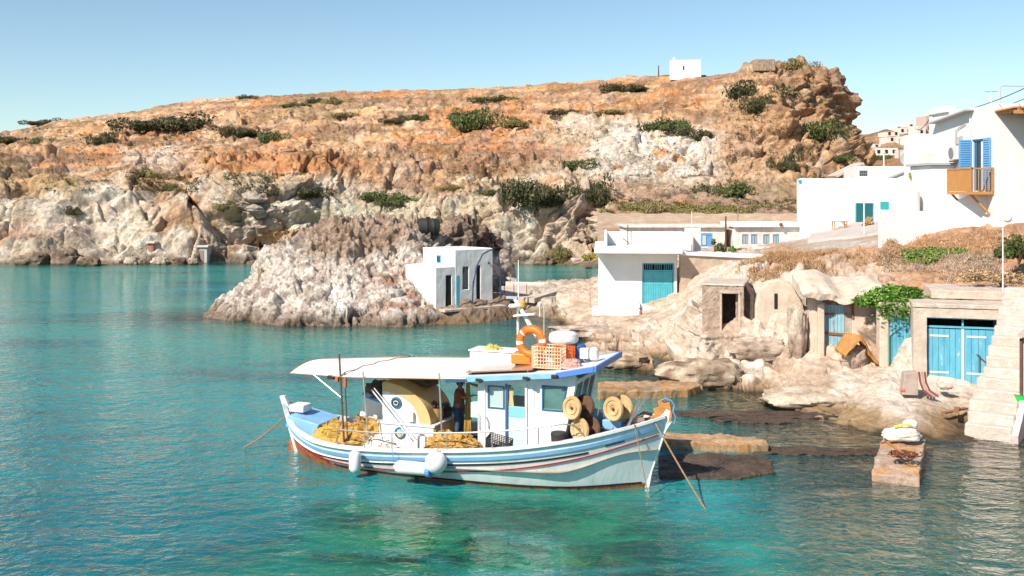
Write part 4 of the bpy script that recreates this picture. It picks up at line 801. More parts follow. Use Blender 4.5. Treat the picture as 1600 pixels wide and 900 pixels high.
# fenders and buoy
def fender(label, x, drop, r, L, horiz=False):
    p = hull_pt(x, sheer(x)-.05, -1, r+.08); o = onboat('fender', label, 'fender', (p.x, p.y, p.z), 'white fenders along the hull'); c = MB()
    pr = [(.03, 0), (.05, .04), (r*.8, .09), (r, .17), (r, L-.17), (r*.8, L-.09), (.05, L-.04), (.03, L)]
    if horiz: c.lathe(pr, (-L/2, 0, -drop), (1, 0, 0.02), 20)
    else: c.lathe([(a, b) for a, b in pr], (0, 0, -drop-L/2), n=20)
    c.build('fender_body', CREAM, o, smooth=True); c = MB()
    if horiz: c.tube([(-L/2-.1, .1, .1), (-L/2, 0, -drop), (L/2, 0, -drop), (L/2-.05, .1, .1)], .012); c.lathe([(r*.5, 0), (r+.015, .02), (r+.015, .14), (r*.5, .16)], (L/2-.16, 0, -drop), (1, 0, 0), 18, 0)
    else: c.tube([(0, 0, -drop+L/2), (0, .08, .08)], .012)
    c.build('lanyard', BLUE if horiz else ROPE, o)
fender('slim white fender hanging upright near the stern', -2.35, .22, .16, .68)
fender('long white fender lying level against the hull', -.6, .33, .17, 1.1, True)
o = onboat('round_buoy', 'round white buoy hanging on the hull amidships', 'buoy', tuple(hull_pt(.05, .65, -1, .28))); c = MB(); c.sphere((0, 0, 0), .29, 20, sc=(1, 1, 1)); c.lathe([(.07, .2), (.06, .34), (.02, .36)], n=10); c.build('buoy_body', CREAM, o, smooth=True); c = MB(); c.tube([(0, 0, .34), (0, .15, .55)], .012); c.build('lanyard', ROPE, o)
# mooring ropes
def rope(label, pts, r=.022, m_=None):
    o = MB(); o.tube(pts, r, 6); q = o.build('mooring_rope', m_ or ROPE, smooth=True); tag(q, label, 'rope', 'mooring ropes of the boat')
def sag(a, b, k, n=12): return [Vector(a).lerp(Vector(b), t)-Vector((0, 0, k*4*t*(1-t))) for t in np.linspace(0, 1, n)]
rope('mooring rope running from the stern down into the water', sag(bw(-5.6, -.1, 1.1), P(372, 698, 12160/398*1.0)-Vector((0, 0, .1)), .12))
rope('straight rope slanting forward from the bow into the water', sag(bw(5.3, -.25, 1.85), P(1108, 798, 12160/497)-Vector((0, 0, .1)), .05))
rope('thin rope hanging almost straight down from the bow', sag(bw(4.95, -.72, 1.75), P(1016, 782, 12160/479)-Vector((0, 0, .1)), .03), .016)
rope('blue rope looped over the wooden stem crest', [bw(5.5, -.08, 2.27), bw(5.6, -.09, 2.33), bw(5.75, -.08, 2.28), bw(5.83, -.05, 2.15), bw(5.8, -.09, 2.0), bw(5.87, -.06, 1.85), bw(5.82, -.07, 1.7)], .022, BLUE)
# ---------------- the fisherman, seen from behind, his right hand on the cabin door post
def skin(name, parent, pts, edges, rad, mt, sub=2):
    me = bpy.data.meshes.new(name); me.from_pydata([Vector(p) for p in pts], edges, []); me.materials.append(mt); o = bpy.data.objects.new(name, me); COL.objects.link(o); o.parent = parent
    mo = o.modifiers.new('skin', 'SKIN'); mo.use_smooth_shade = True
    for i, r in enumerate(rad):
        me.skin_vertices[0].data[i].radius = r if isinstance(r, tuple) else (r, r)
    me.skin_vertices[0].data[0].use_root = True
    s_ = o.modifiers.new('sub', 'SUBSURF'); s_.levels = s_.render_levels = sub; return o
SKIN = mat('tanned_skin', (.3, .14, .08), .6); SHIRT = mat('rust_brown_shirt', (.3, .1, .05), .9, (.2, .07, .04), 6., .01, 20.); TROU = mat('dark_blue_trousers', (.05, .1, .18), .9, (.04, .07, .13), 6.)
man = onboat('person', 'person in a brown shirt and blue trousers standing with one arm towards the cabin', 'person', (-.28, .25, .62))
# local axes: x towards the bow (he faces bow and away), z up; feet at z=0
J = {'pel': (0, 0, .95), 'wai': (.0, 0, 1.12), 'che': (.0, 0, 1.34), 'nek': (.02, 0, 1.5), 'nk2': (.04, 0, 1.57), 'hed': (.06, 0, 1.66), 'crn': (.06, 0, 1.75),
     'hL': (-.02, .1, .9), 'kL': (.04, .12, .5), 'aL': (-.02, .13, .09), 'tL': (.16, .15, .035), 'hR': (-.02, -.1, .9), 'kR': (.02, -.13, .5), 'aR': (-.06, -.14, .09), 'tR': (.12, -.17, .035),
     'sR': (.02, -.19, 1.42), 'eR': (.27, -.28, 1.32), 'wR': (.52, -.3, 1.4), 'pR': (.59, -.3, 1.42), 'sL': (.0, .19, 1.42), 'eL': (.08, .3, 1.17), 'wL': (.25, .2, 1.02), 'pL': (.32, .16, 1.0)}
K = list(J); E = [('pel', 'wai'), ('wai', 'che'), ('che', 'nek'), ('nek', 'nk2'), ('nk2', 'hed'), ('hed', 'crn'), ('pel', 'hL'), ('hL', 'kL'), ('kL', 'aL'), ('aL', 'tL'), ('pel', 'hR'), ('hR', 'kR'), ('kR', 'aR'), ('aR', 'tR'), ('che', 'sR'), ('sR', 'eR'), ('eR', 'wR'), ('wR', 'pR'), ('che', 'sL'), ('sL', 'eL'), ('eL', 'wL'), ('wL', 'pL')]
RD = {'pel': (.15, .12), 'wai': (.14, .11), 'che': (.16, .12), 'nek': .07, 'nk2': .055, 'hed': (.085, .1), 'crn': (.07, .08), 'hL': .09, 'kL': .062, 'aL': .045, 'tL': .035, 'hR': .09, 'kR': .062, 'aR': .045, 'tR': .035, 'sR': .065, 'eR': .045, 'wR': .03, 'pR': (.04, .02), 'sL': .065, 'eL': .045, 'wL': .03, 'pL': (.04, .02)}
skin('body', man, [J[k] for k in K], [(K.index(a), K.index(b)) for a, b in E], [RD[k] for k in K], SKIN)
def hand(base, dirv, upv, sgn):
    d_ = Vector(dirv).normalized(); s_ = d_.cross(Vector(upv)).normalized(); n_ = s_.cross(d_)
    pts = [Vector(base)]; ed = []; rd = [.02]
    for k, L_ in enumerate((.075, .085, .08, .062)):
        o_ = s_*(.028-.019*k)*sgn; b0 = len(pts); pts += [Vector(base)+d_*.035+o_, Vector(base)+d_*(.035+L_*.5)+o_-n_*.01, Vector(base)+d_*(.035+L_*.85)+o_-n_*.035]; rd += [.0095, .009, .008]; ed += [(0, b0), (b0, b0+1), (b0+1, b0+2)]
    b0 = len(pts); pts += [Vector(base)+s_*.035*sgn, Vector(base)+s_*.06*sgn+d_*.035-n_*.01]; rd += [.012, .01]; ed += [(0, b0), (b0, b0+1)]
    skin('hand', man, pts, ed, rd, SKIN, 1)
hand(J['pR'], (.9, -.1, .1), (0, 0, 1), 1); hand(J['pL'], (.8, -.3, -.2), (0, 0, 1), -1)
RD['pel'] = (.12, .1)
def sub_(keys, ed, k, mt, nm, extra={}):
    q = {**{a: J[a] for a in keys}, **extra}; kk = list(q); skin(nm, man, [q[a] for a in kk], [(kk.index(a), kk.index(b)) for a, b in ed], [((RD[a][0]*k+.012, RD[a][1]*k+.012) if isinstance(RD.get(a), tuple) else RD.get(a, .07)*k+.012) for a in kk], mt)
sub_(['wai', 'che', 'nek', 'sR', 'eR', 'sL', 'eL'], [('wai', 'che'), ('che', 'nek'), ('che', 'sR'), ('sR', 'eR'), ('che', 'sL'), ('sL', 'eL'), ('wai', 'hem')], 1.08, SHIRT, 'shirt', {'hem': (0, 0, .98)})
sub_(['pel', 'hL', 'kL', 'aL', 'hR', 'kR', 'aR'], [('pel', 'hL'), ('hL', 'kL'), ('kL', 'aL'), ('pel', 'hR'), ('hR', 'kR'), ('kR', 'aR')], 1.12, TROU, 'trousers')
c = MB(); c.sphere((.05, 0, 1.69), .125, 16, sc=(1., .82, 1.05)); c.v = [(x-.012*(1 if x < .05 else -.5), y, max(z, 1.63+(x-.05)*.5)) for x, y, z in c.v]; c.build('hair', mat('dark_hair', (.03, .02, .015), .8), man, smooth=True)
c = MB()
c.box((.165, 0, 1.66), (.03, .025, .045), taper=.5); c.box((.155, -.1+.1, 1.615), (.02, .05, .012)); c.sphere((.06, -.1, 1.66), .025, 8, sc=(.8, .4, 1.2)); c.sphere((.06, .1, 1.66), .025, 8, sc=(.8, .4, 1.2)); c.build('face_features', SKIN, man, smooth=True)
c = MB(); c.sphere((.15, -.035, 1.685), .012, 8); c.sphere((.15, .035, 1.685), .012, 8); c.build('eyes', DARK, man)
# net he is hauling, hanging in front of him
o = onboat('hanging_net', 'yellow brown net draped from the awning beside the standing person', 'fishing net', (.1, .0, .6)); c = MB(); rnd = random.Random(9)
for k in range(18):
    x = rnd.uniform(-.09, .1); c.tube([(x*.5, rnd.uniform(-.05, .05), 1.75), (x+rnd.uniform(-.03, .03), rnd.uniform(-.06, .06), 1.1), (x*1.2, rnd.uniform(-.06, .06), .5), (x*1.6+rnd.uniform(-.05, .05), 0, .0)], .016, 4)
for k in range(14):
    y = rnd.uniform(-.04, .04); c.tube([(0, y, 1.75), (.3, y, 1.66+rnd.uniform(0, .06)), (.62, y, 1.8), (.7, y, 1.5), (.62, y, .9), (.45, y, .5)], .013, 4)
c.build('net_strands', mat('brown_yellow_net', (.45, .27, .05), .95, (.3, .17, .04), 6.), o)
# ------------------------------------------------------------------ buildings
def frame(o, x0, x1, z0, z1, y, par=None, nm='window', mt=TEAL, fw=.06, pane=GLASS, dep=.08, bars=0, cross=False):
    """window or door frame set in an opening whose outer face is at y"""
    c = MB(); yy = y+dep
    c.b2(x0, x0+fw, yy-.03, yy+.04, z0, z1); c.b2(x1-fw, x1, yy-.03, yy+.04, z0, z1); c.b2(x0+fw, x1-fw, yy-.03, yy+.04, z1-fw, z1); c.b2(x0+fw, x1-fw, yy-.03, yy+.04, z0, z0+fw)
    for k in range(bars): xx = x0+fw+(x1-x0-2*fw)*(k+1)/(bars+1); c.b2(xx-.02, xx+.02, yy-.028, yy+.03, z0+fw, z1-fw)
    if cross: zz = (z0+z1)/2; c.b2(x0+fw, x1-fw, yy-.026, yy+.03, zz-.02, zz+.02)
    w_ = c.build(nm, mt, o); c = MB(); c.b2(x0+fw+.001, x1-fw-.001, yy+.01, yy+.02, z0+fw+.001, z1-fw-.001); c.build('pane', pane, w_); return w_
def block(o, w_, d, h, holes=(), mt=WHITE, nm='wall', roof=True, par=.18, th=.25, x0=0., y0=0., z0=0., mr_=None):
    """four walls with openings in the front, roof slab and low parapet"""
    c = MB(); T = lambda p: Vector((x0+p.x, y0+p.y, z0+p.z))
    c.wall(0, w_, 0, h, 0, th, holes, T=T)
    c.b2(x0, x0+th, y0+th, y0+d, z0, z0+h); c.b2(x0+w_-th, x0+w_, y0+th, y0+d, z0, z0+h); c.b2(x0+th, x0+w_-th, y0+d-th, y0+d, z0, z0+h)
    a = rough(c.build(nm, mt, o, bevel=.03), .045, .8, 3)
    if roof: c = MB(); c.b2(x0+th-.01, x0+w_-th+.01, y0+th-.01, y0+d-th+.01, z0+h-par-.15, z0+h-par); c.build('roof', mr_ or mt, o)
    c = MB(); c.b2(x0+th+.02, x0+w_-th-.02, y0+th+.9, y0+th+.95, z0, z0+h-par-.2); c.build('dark_backing', VOID, a); return a  # near-black sheet added behind the openings as the dark of an unlit room
def planks(mb, x0, x1, z0, z1, y, n, gap=.012, th=.04, m=0):
    wd = (x1-x0)/n
    for i in range(n): mb.b2(x0+i*wd+gap/2, x0+(i+1)*wd-gap/2, y-(.004 if i % 2 else 0), y+th, z0, z1, m)
# A islet boathouse
ia = math.atan2(.6, .8)
o = thing('boathouse', 'small white two part boathouse on the landward end of the islet', 'boathouse', (PX(711, 60.5), 60.5, .8), ia)
block(o, 2.75, 3.6, 3.38, [(.55, .98, 1.0, 2.35), (1.55, 1.85, .15, 2.4)], par=.08)
frame(o, .55, .98, 1.0, 2.35, 0, mt=mat('slate_blue', (.05, .1, .16), .5), bars=0, cross=True); w_ = frame(o, 1.55, 1.85, .15, 2.4, 0, nm='door', mt=mat('slate_blue', (0, 0, 0)), pane=VOID)
block(o, 1.35, 3.4, 2.55, [(.72, 1.12, .2, 2.05)], x0=-1.35, y0=.02, z0=-.15, par=.06, nm='annex_wall')
c = MB(); c.b2(-.64, -.24, .05, .09, .06, 1.9); c.build('annex_doorway_dark', VOID, o)  # black sheet for the shade in the open annex doorway
c = MB(); c.b2(-.225, .0, -.5, -.46, .1, 1.9); c.build('open_door_leaf', TEAL, o)
c = MB(); c.box((-.012, 1.75, 2.75), (.03, .5, .5)); wf = c.build('side_window', SHUT, o); c = MB(); c.box((-.03, 1.75, 2.75), (.02, .36, .36)); c.build('pane', GLASS, wf)
c = MB(); c.sphere((2.45, -.02, 2.5), .07, 8); c.build('wall_lamp', DARK, o)
c = MB(); pr = [(-1.4, -.7, -.15), (3.2, -.6, .1)]; c.box((.9, -.45, -.08), (4.4, .9, .16)); c.build('terrace_slab', CONC, o, bevel=.03)
o = thing('arched_lamp', 'tall dark blue arched pole in front of the islet boathouse', 'arched pole', (PX(738, 60.5), 60.5, 1.)); c = MB(); q = [(0, 0, 0), (.05, .1, 1.2), (.25, .3, 2.2), (.6, .5, 2.9), (1.1, .8, 3.15), (1.5, 1.1, 2.9), (1.62, 1.2, 2.2), (1.68, 1.25, .2)]; c.tube(q, .045, 8); c.build('bent_tube', mat('navy_metal', (.02, .05, .12), .5), o, smooth=True)
# water tank on the islet
g_ = hit(668, 366, ['islet']); g_ = g_ or P(668, 366, 68)
o = thing('water_tank', 'round black plastic water tank lying on top of the islet', 'water tank', g_+Vector((0, .4, .1))); c = MB(); c.lathe([(.1, -.7), (.5, -.66), (.56, -.5), (.56, -.2), (.6, -.15), (.56, -.1), (.56, .25), (.6, .3), (.56, .35), (.56, .6), (.4, .72), (.1, .75)], (0, 0, .35), (1, .25, 0), 26); c.build('tank_body', DARK, o, smooth=True); c = MB(); c.lathe([(.14, 0), (.14, .1), (.1, .12)], (0, -.1, .9), n=14); c.build('lid', DARK, o)
# footbridge
o = thing('footbridge', 'flat concrete footbridge linking the islet to the shore rocks', 'footbridge', (0, 0, 0)); c = MB()
c.add([P(782, 462, 64), P(835, 466, 63.4), P(880, 452, 66), P(838, 445, 69), P(782, 447, 69)]+[P(782, 462, 64)-Vector((0, 0, .3)), P(835, 466, 63.4)-Vector((0, 0, .3)), P(880, 452, 66)-Vector((0, 0, .3)), P(838, 445, 69)-Vector((0, 0, .3)), P(782, 447, 69)-Vector((0, 0, .3))], [(0, 1, 2, 3, 4), (9, 8, 7, 6, 5)]+[(i, i+5, (i+1) % 5+5, (i+1) % 5) for i in range(5)]); c.build('deck_slab', CONC, o)
c = MB(); c.bar(P(790, 444, 69.2), P(878, 446, 69.2), .3, .35); c.build('side_kerb', WHITE2, o, bevel=.02)
for i, (x, y) in enumerate(((788, 461), (803, 462), (823, 463))): c = MB(); p = P(x, y, 64.3); c.tube([p, p+Vector((0, 0, .75))], .025, 6); c.build('railing_post', BROWN, o)
# B boathouse with turquoise doors
o = thing('boathouse', 'white boathouse with overhanging flat roof and tall turquoise double doors', 'boathouse', (PX(935, 58), 58, 1.1), R(-5))
DX0, DX1 = 2.47, 4.25
block(o, 4.42, 6, 3.1, [(DX0, DX1, .18, 2.5)], par=.05)
c = MB(); c.b2(-.22, 4.62, -1.45, 6.1, 3.1, 3.42); c.build('roof_slab', WHITE, o, bevel=.03)
for x0, x1, y0, y1, nm in ((.35, .5, .3, 5, 'parapet'), (.5, 4.9, 1.9, 2.05, 'parapet'), (4.75, 4.9, -.2, 1.9, 'parapet')): c = MB(); c.b2(x0, x1, y0, y1, 3.42, 4.2); c.build(nm, WHITE, o, bevel=.02)
c = MB(); c.b2(4.35, 4.74, .6, 1.0, 3.42, 4.15); c.build('plaster_patch', WHITE2, o)
dr = MB(); dr.b2(DX0, DX0+.08, .06, .16, .18, 2.5); dr.b2(DX1-.08, DX1, .06, .16, .18, 2.5); dr.b2(DX0+.08, DX1-.08, .06, .16, 2.42, 2.5); dr.b2(DX0+.08, DX1-.08, .06, .16, 2.02, 2.1); dr = dr.build('door_frame', TEAL, o)
for i in range(3):
    a = DX0+.1+(DX1-DX0-.2)*i/3; b = DX0+.1+(DX1-DX0-.2)*(i+1)/3; c = MB(); c.b2(a+.03, b-.03, .12, .14, 2.11, 2.41); p_ = c.build('transom_pane', VOID, dr); c = MB()
    for k in range(4): c.b2(a+.03+(b-a-.06)*(k+.5)/4-.012, a+.03+(b-a-.06)*(k+.5)/4+.012, .09, .11, 2.11, 2.41)
    c.build('transom_bars', TEAL, dr)
    c = MB(); planks(c, a, b, .2, 1.26, .075, 4); c.b2(a+.004, b-.004, .07, .12, 1.27, 2.01); c.build('door_leaf', TEAL, dr)
# steps and plinth
c = MB(); c.b2(-.35, 2.3, -1.9, -.01, -.55, .08); rough(c.build('plinth', WHITE, o, bevel=.08), .08, .35, 4); c = MB(); c.b2(1.4, 2.3, -1.5, -.02, .085, .32); c.build('step', WHITE, o, bevel=.05); c = MB(); c.b2(2.31, 4.4, -1.3, -.02, -.6, .1); c.build('doorstep', WHITE2, o, bevel=.05)
# beige rendered wall
o = thing('rendered_wall', 'long beige rendered wall with white coping right of the white boathouse', 'wall', (9.45, 57.4, .6), R(2)); c = MB(); c.prism([(0, 0), (9.5, .8), (9.5, 2.9), (5, 3.2), (0, 3.45)], 0, .4); rough(c.build('wall_face', PLASTER, o), .1, .5, 6); c = MB(); c.prism([(-.05, 3.46), (5, 3.21), (9.6, 2.92), (11.6, 3.0), (11.6, 3.2), (9.6, 3.14), (5, 3.42), (-.05, 3.66)], -.12, 1.6); c.build('coping', WHITE, o, bevel=.03)
# white screen walls behind the coping
o = thing('stair_wall', 'white stepped wall with a sloping shadow behind the beige wall coping', 'wall', (PX(1078, 62), 62, 3.6)); c = MB(); c.b2(0, .12, -.5, 2, 0, 1.75); c.b2(.12, 1., 1.8, 1.95, 0, 1.75); c.b2(-.4, 0, -.3, 0, 0, .9); c.build('wall_block', WHITE, o, bevel=.02)
o = thing('white_bench', 'low white slab bench on the terrace near the long white house', 'bench', (PX(1190, 70), 70, PZ(395, 70))); c = MB(); c.b2(-.6, .6, -.25, .25, .25, .42); c.build('bench_top', WHITE2, o, bevel=.02); c = MB(); c.b2(-.4, .4, -.18, .18, -.2, .25); c.build('bench_base', WHITE2, o)
# two long white houses behind
o = thing('long_house', 'low white house with one bright blue door behind the boathouse roof', 'house', (PX(978, 86), 86, PZ(392, 86)), R(0)); W_ = 157/F*86
dx = (1096-978)/F*86; block(o, W_, 5, 1.95, [(dx, dx+.95, .35, 1.45)], mt=WHITE2, par=.1)
f_ = frame(o, dx, dx+.95, .35, 1.45, 0, nm='door', mt=BLUE, pane=BLUE, fw=.12); c = MB(); c.b2(dx+.1, dx+.4, .0, .06, .5, 1.3); c.build('door_window', mat('milky_glass', (0, 0, 0)), f_)
c = MB(); c.b2(-.2, W_+.2, -.3, 5.1, 1.96, 2.12); c.build('roof_slab', WHITE2, o, bevel=.02)
o = thing('long_house', 'low white house with a row of four blue shuttered windows', 'house', (PX(1148, 85), 85, PZ(388, 85)), R(0)); W_ = 106/F*85; hl = [((x-1148)/F*85, (x-1148)/F*85+.5, .35, 1.15) for x in (1160, 1174, 1193, 1208)]
block(o, W_, 5, 1.75, hl, mt=WHITE2, par=.1)
for a, b, e, f_ in hl: frame(o, a, b, e, f_, 0, mt=mat('faded_blue_shutter', (.13, .24, .33), .6), fw=.05, bars=1, pane=mat('dusty_pane', (.3, .4, .45), .3), dep=.05)
c = MB(); c.b2(-.15, W_+.2, -.35, 5.1, 1.76, 2.1); c.build('roof_slab', WHITE, o, bevel=.02); c = MB(); c.b2(3.6, W_, -1.2, -.36, -.3, .9); c.build('porch_wall', WHITE, o); c = MB(); c.sphere((3.7, -.5, 2.0), .16, 8); c.build('roof_lantern', mat('rust_red', (.25, .06, .04), .7), o)
# dry stone and road retaining wall behind
o = thing('retaining_wall', 'long beige retaining wall along the road above the low white houses', 'wall', (PX(935, 97), 97, 0)); L_ = 320/F*97
c = MB(); n = 60; vs = []; fs = []
for i in range(n+1):
    for z, y in ((1.5, 0), (PZ(356, 97), 0), (PZ(334, 97)+.12*math.sin(i*.7), .12), (PZ(334, 97)-.02, 1.2), (1.5, 1.2)): vs.append((i*L_/n, y, z))
for i in range(n):
    for k in range(5): fs.append((i*5+k, (i+1)*5+k, (i+1)*5+(k+1) % 5, i*5+(k+1) % 5))
c.add(vs, fs); c.build('wall_face', mat('road_wall_render', (.5, .37, .28), .95, (.4, .28, .2), 1.2, .03, 5., stains=((.6, .5, .4), 2.2, .5, .7), stretch=(.4, 1, 1.6)), o)
o = thing('low_hut', 'small flat hut with brown roof beside the long white house', 'hut', (PX(948, 92), 92, PZ(384, 92))); c = MB(); c.b2(0, 2.3, 0, 2.5, 0, 1.35); c.build('wall', WHITE2, o); c = MB(); c.b2(-.15, 2.45, -.3, 2.6, 1.36, 1.52); c.build('roof', mat('brown_roof', (.42, .22, .14), .9), o)
# hilltop house, ruin, post
p = hit(1076, 121) or P(1076, 119, 160)
o = thing('hilltop_house', 'plain white cube house on the crest of the hill', 'house', (PX(1047, p.y), p.y, PZ(119, p.y)-.6), R(-8)); s_ = p.y/F
block(o, 48*s_, 5, 25*s_+.6, [(20*s_, 22*s_, 1.5, 2.1)], par=.15); c = MB(); c.b2(4.2*s_, 8*s_, .8, 1.4, 25*s_+.6, 30*s_+.6); c.build('chimney', WHITE, o)
p = hit(1193, 106) or P(1193, 106, 150)
o = thing('stone_ruin', 'small square stone ruin on the crest beside the crag', 'ruin', (p.x, p.y+.5, p.z-.5)); c = MB(); s_ = p.y/F; c.box((0, 0, .5+3.5*s_), (34*s_, 2.4, 7*s_+1.), taper=.95); c.build('stone_wall', STONE, o, bevel=.1)
o = thing('lone_post', 'thin dark post standing on the ridge left of the hilltop house', 'post', (PX(1029, 160), 160, PZ(120, 160)-.5)); c = MB(); c.tube([(0, 0, 0), (0, 0, 2.3)], [.14, .08], 6); c.build('post_shaft', BROWN, o)
# C teal door house
o = thing('terrace_house', 'low white house with teal glazed door and small teal shutter', 'house', (PX(1250, 84), 84, 3.4), R(-13)); h_ = 5.3
block(o, 9.2, 6, h_, [(4.35, 5.75, 1.45, 3.3), (6.25, 6.95, 2.65, 3.4)], par=.12)
f_ = frame(o, 4.35, 5.75, 1.45, 3.3, 0, nm='door', mt=TEALD, bars=1, fw=.08, pane=mat('teal_glass', (.02, .12, .14), .15))
c = MB(); c.b2(5.02, 5.1, .0, .06, 1.5, 3.28); c.build('open_leaf', TEALD, f_)
c = MB(); c.b2(6.25, 6.95, .03, .1, 2.65, 3.4); c.build('shutter', mat('green_teal_shutter', (.02, .33, .32), .5), o)
c = MB(); c.b2(-.12, .1, -.1, .2, h_-.35, h_-.1); c.build('corner_spout', TEALD, o)
o = thing('terrace_wall', 'low white wall at the left of the terrace with the wooden chair', 'wall', (PX(1266, 79), 79, 4.1), R(-10)); c = MB(); c.b2(0, 2.1, 0, .4, 0, 1.3); c.build('wall_block', WHITE, o, bevel=.03)
o = thing('terrace_paving', 'pale stone paved terrace in front of the teal door', 'terrace', (0, 0, 0)); c = MB()
v = [P(1262, 384, 68), P(1385, 372, 62), P(1420, 372, 56), P(1430, 356, 66), P(1400, 352, 80), P(1330, 355, 82), P(1268, 372, 79)]; v = [Vector((a.x, a.y, a.z+.38)) for a in v]
c.add(v+[a-Vector((0, 0, 1.4)) for a in v], [tuple(range(7)), tuple(range(7, 14))[::-1]]+[(i, i+7, (i+1) % 7+7, (i+1) % 7) for i in range(7)]); c.build('paving', mat('pale_paving', (.62, .55, .5), .9, (.5, .43, .38), .8, .02, 3., fine=.2), o)
# lounge chair and table
o = thing('wooden_chair', 'wooden folding deck chair on the terrace beside the teal door', 'chair', P(1325, 366, 76)-Vector((0, 0, .05)), R(150), 'wooden terrace chairs')
def deck_chair(o):
    for sy in (-.28, .28):
        c = MB(); c.bar((-.45, sy, .02), (.5, sy, 1.05), .05, .05); c.build('side_rail', PINE, o); c = MB(); c.bar((.4, sy*.9, .02), (-.35, sy*.9, .5), .05, .05); c.build('leg', PINE, o)
    c = MB()
    for k in range(7): t = .45+.08*k; c.box((-.45+.95*t, 0, .02+1.03*t), (.05, .56, .02), M=Matrix.Rotation(-.8, 4, 'Y'))
    c.build('backrest', PINE, o); c = MB()
    for k in range(6): c.box((-.4+.09*k, 0, .45-.02*k), (.06, .54, .02))
    c.build('seat', PINE, o)
deck_chair(o)
o = thing('wooden_chair', 'wooden chair with pale back standing right of the teal door', 'chair', P(1352, 360, 78), R(20), 'wooden terrace chairs'); deck_chair(o)
o = thing('wooden_table', 'small wooden table between the white wall and the deck chair', 'table', P(1312, 362, 77)); c = MB()
for k in range(6): c.box((-.55+.22*k, 0, .78), (.2, .7, .04))
c.build('table_top', PINE, o); 
for a in (-.45, .45):
    for b in (-.25, .25): c = MB(); c.box((a, b, .38), (.06, .06, .76)); c.build('leg', PINE, o)
# D house behind
o = thing('rear_house', 'white flat house with a small grille window behind the terrace house', 'house', (PX(1337, 92), 92, 7.), R(-6)); block(o, 6.8, 5, 2.9, [(.35, 1.05, 2.0, 2.5)], par=.1); frame(o, .35, 1.05, 2.0, 2.5, 0, mt=mat('grey_grille', (.2, .2, .2), .6), bars=3, cross=True, fw=.04); c = MB(); c.prism([(2.8, 1.75), (5.9, 3.05), (5.9, 3.2), (2.7, 1.9)], -.16, -.003); c.build('roof_trim', mat('grey_trim', (.42, .4, .4), .8), o)
# lean-to roofs left of it
o = thing('sloping_roof', 'grey sloping slab roof between the crag and the white rear house', 'roof', P(1330, 268, 100)); c = MB(); c.prism([(-1.5, -.4), (1.2, .9), (1.3, .75), (-1.4, -.6)], 0, 3); c.b2(-.6, 1.2, .3, 2.6, -2, -.1); c.build('roof_slab', CONC, o)
# E house with balcony (walls run along local y of the camera's left-facing side)
HX, HY = 21.62, 46.; zb_ = 5.4; zt_ = 11.55
o = thing('balcony_house', 'tall white house with blue balcony shutters and a timber balcony', 'house', (0, 0, 0))
T = lambda p: Vector((HX+p.y, HY+6.6-p.x, p.z))     # wall plane facing -x; p.x runs from the far end to the near corner
c = MB(); c.wall(0, 6.6, zb_, zt_, 0, .3, [(4.45, 5.75, 7.66, 10.05)], T=T); c.wall(HX+.3, HX+9, zb_, zt_+.03, HY, .3, (), T=lambda p: p); c.wall(HX+.3, HX+9, zb_, zt_-.3, HY+6.3, .3, ()); c.build('wall', WHITE, o)
c = MB(); c.b2(HX+.3, HX+9, HY+.3, HY+6.3, zt_-.35, zt_-.15); c.build('roof', WHITE, o); c = MB(); c.b2(HX+1.5, HX+1.55, HY+.4, HY+6.2, zb_, zt_-.4); c.build('dark_backing', VOID, o)  # near-black sheet stands in for the unlit room behind the wall
c = MB(); c.b2(HX-.12, HX+.29, HY+4.6, HY+6.9, zt_+.005, zt_+.3); c.b2(HX-.05, HX+4, HY+6.61, HY+7., 9.5, zt_+.28); c.build('parapet', WHITE, o, bevel=.03)
c = MB(); c.bar((HX-.2, HY+6.2, 11.1), (HX-.2, HY+1.9, 11.45), .42, .07); c.build('door_canopy', mat('grey_trim', (0, 0, 0)), o)
dF = MB()
for a, b in ((4.45, 4.53), (5.67, 5.75)): dF.wall(a, b, 7.66, 10.05, .08, .06, (), T=T)
dF.wall(4.53, 5.67, 9.97, 10.05, .08, .06, (), T=T); df_ = dF.build('door_frame', SHUT, o)
c = MB(); c.wall(4.54, 5.66, 7.67, 9.96, .12, .02, (), T=T); c.build('door_glass', GLASS, df_); c = MB(); c.wall(5.2, 5.4, 7.67, 9.95, .09, .02, (), T=T); c.build('curtain', CREAM, df_)
for y0, dirn in ((HY+6.6-4.43, 1), (HY+6.6-5.77, -1)):
    c = MB(); 
    for k in range(2): c.box((HX-.06-.0*k, y0+dirn*.33, 7.68+1.18*k+.6), (.05, .64, 1.14))
    c.box((HX-.06, y0+dirn*.33, 8.86), (.046, .66, 2.4))
    for k in range(22): c.box((HX-.09, y0+dirn*.33, 7.78+.105*k), (.02, .5, .05), M=Matrix.Rotation(.5, 4, 'Y'))
    c.build('shutter', SHUT, o)
# folded leaf standing at right angle
c = MB(); c.box((HX-.33, HY+6.6-4.47, 8.86), (.56, .045, 2.38)); 
for k in range(22): c.box((HX-.33, HY+6.6-4.47-.03, 7.78+.105*k), (.44, .02, .05), M=Matrix.Rotation(.5, 4, 'X'))
c.build('shutter', SHUT, o)
bal = bpy.data.objects.new('balcony', None); COL.objects.link(bal); bal.parent = o
bx0 = HX-1.0; by0, by1 = HY-.05, HY+2.55
c = MB(); c.b2(bx0, HX-.003, by0, by1, 7.48, 7.62); c.build('floor', PINE, bal, bevel=.01)
c = MB(); n = 17
for k in range(n): c.box((bx0+.03, by0+.08+(by1-by0-.16)*k/(n-1), 8.13), (.025, .14, 1.0))
c.box((bx0+.03, (by0+by1)/2, 8.66), (.07, by1-by0, .06)); c.box((bx0+.03, by0+.05, 8.16), (.08, .08, 1.12)); c.box((bx0+.03, by1-.05, 8.16), (.08, .08, 1.12)); c.build('plank_railing', PINE, bal)
c = MB()
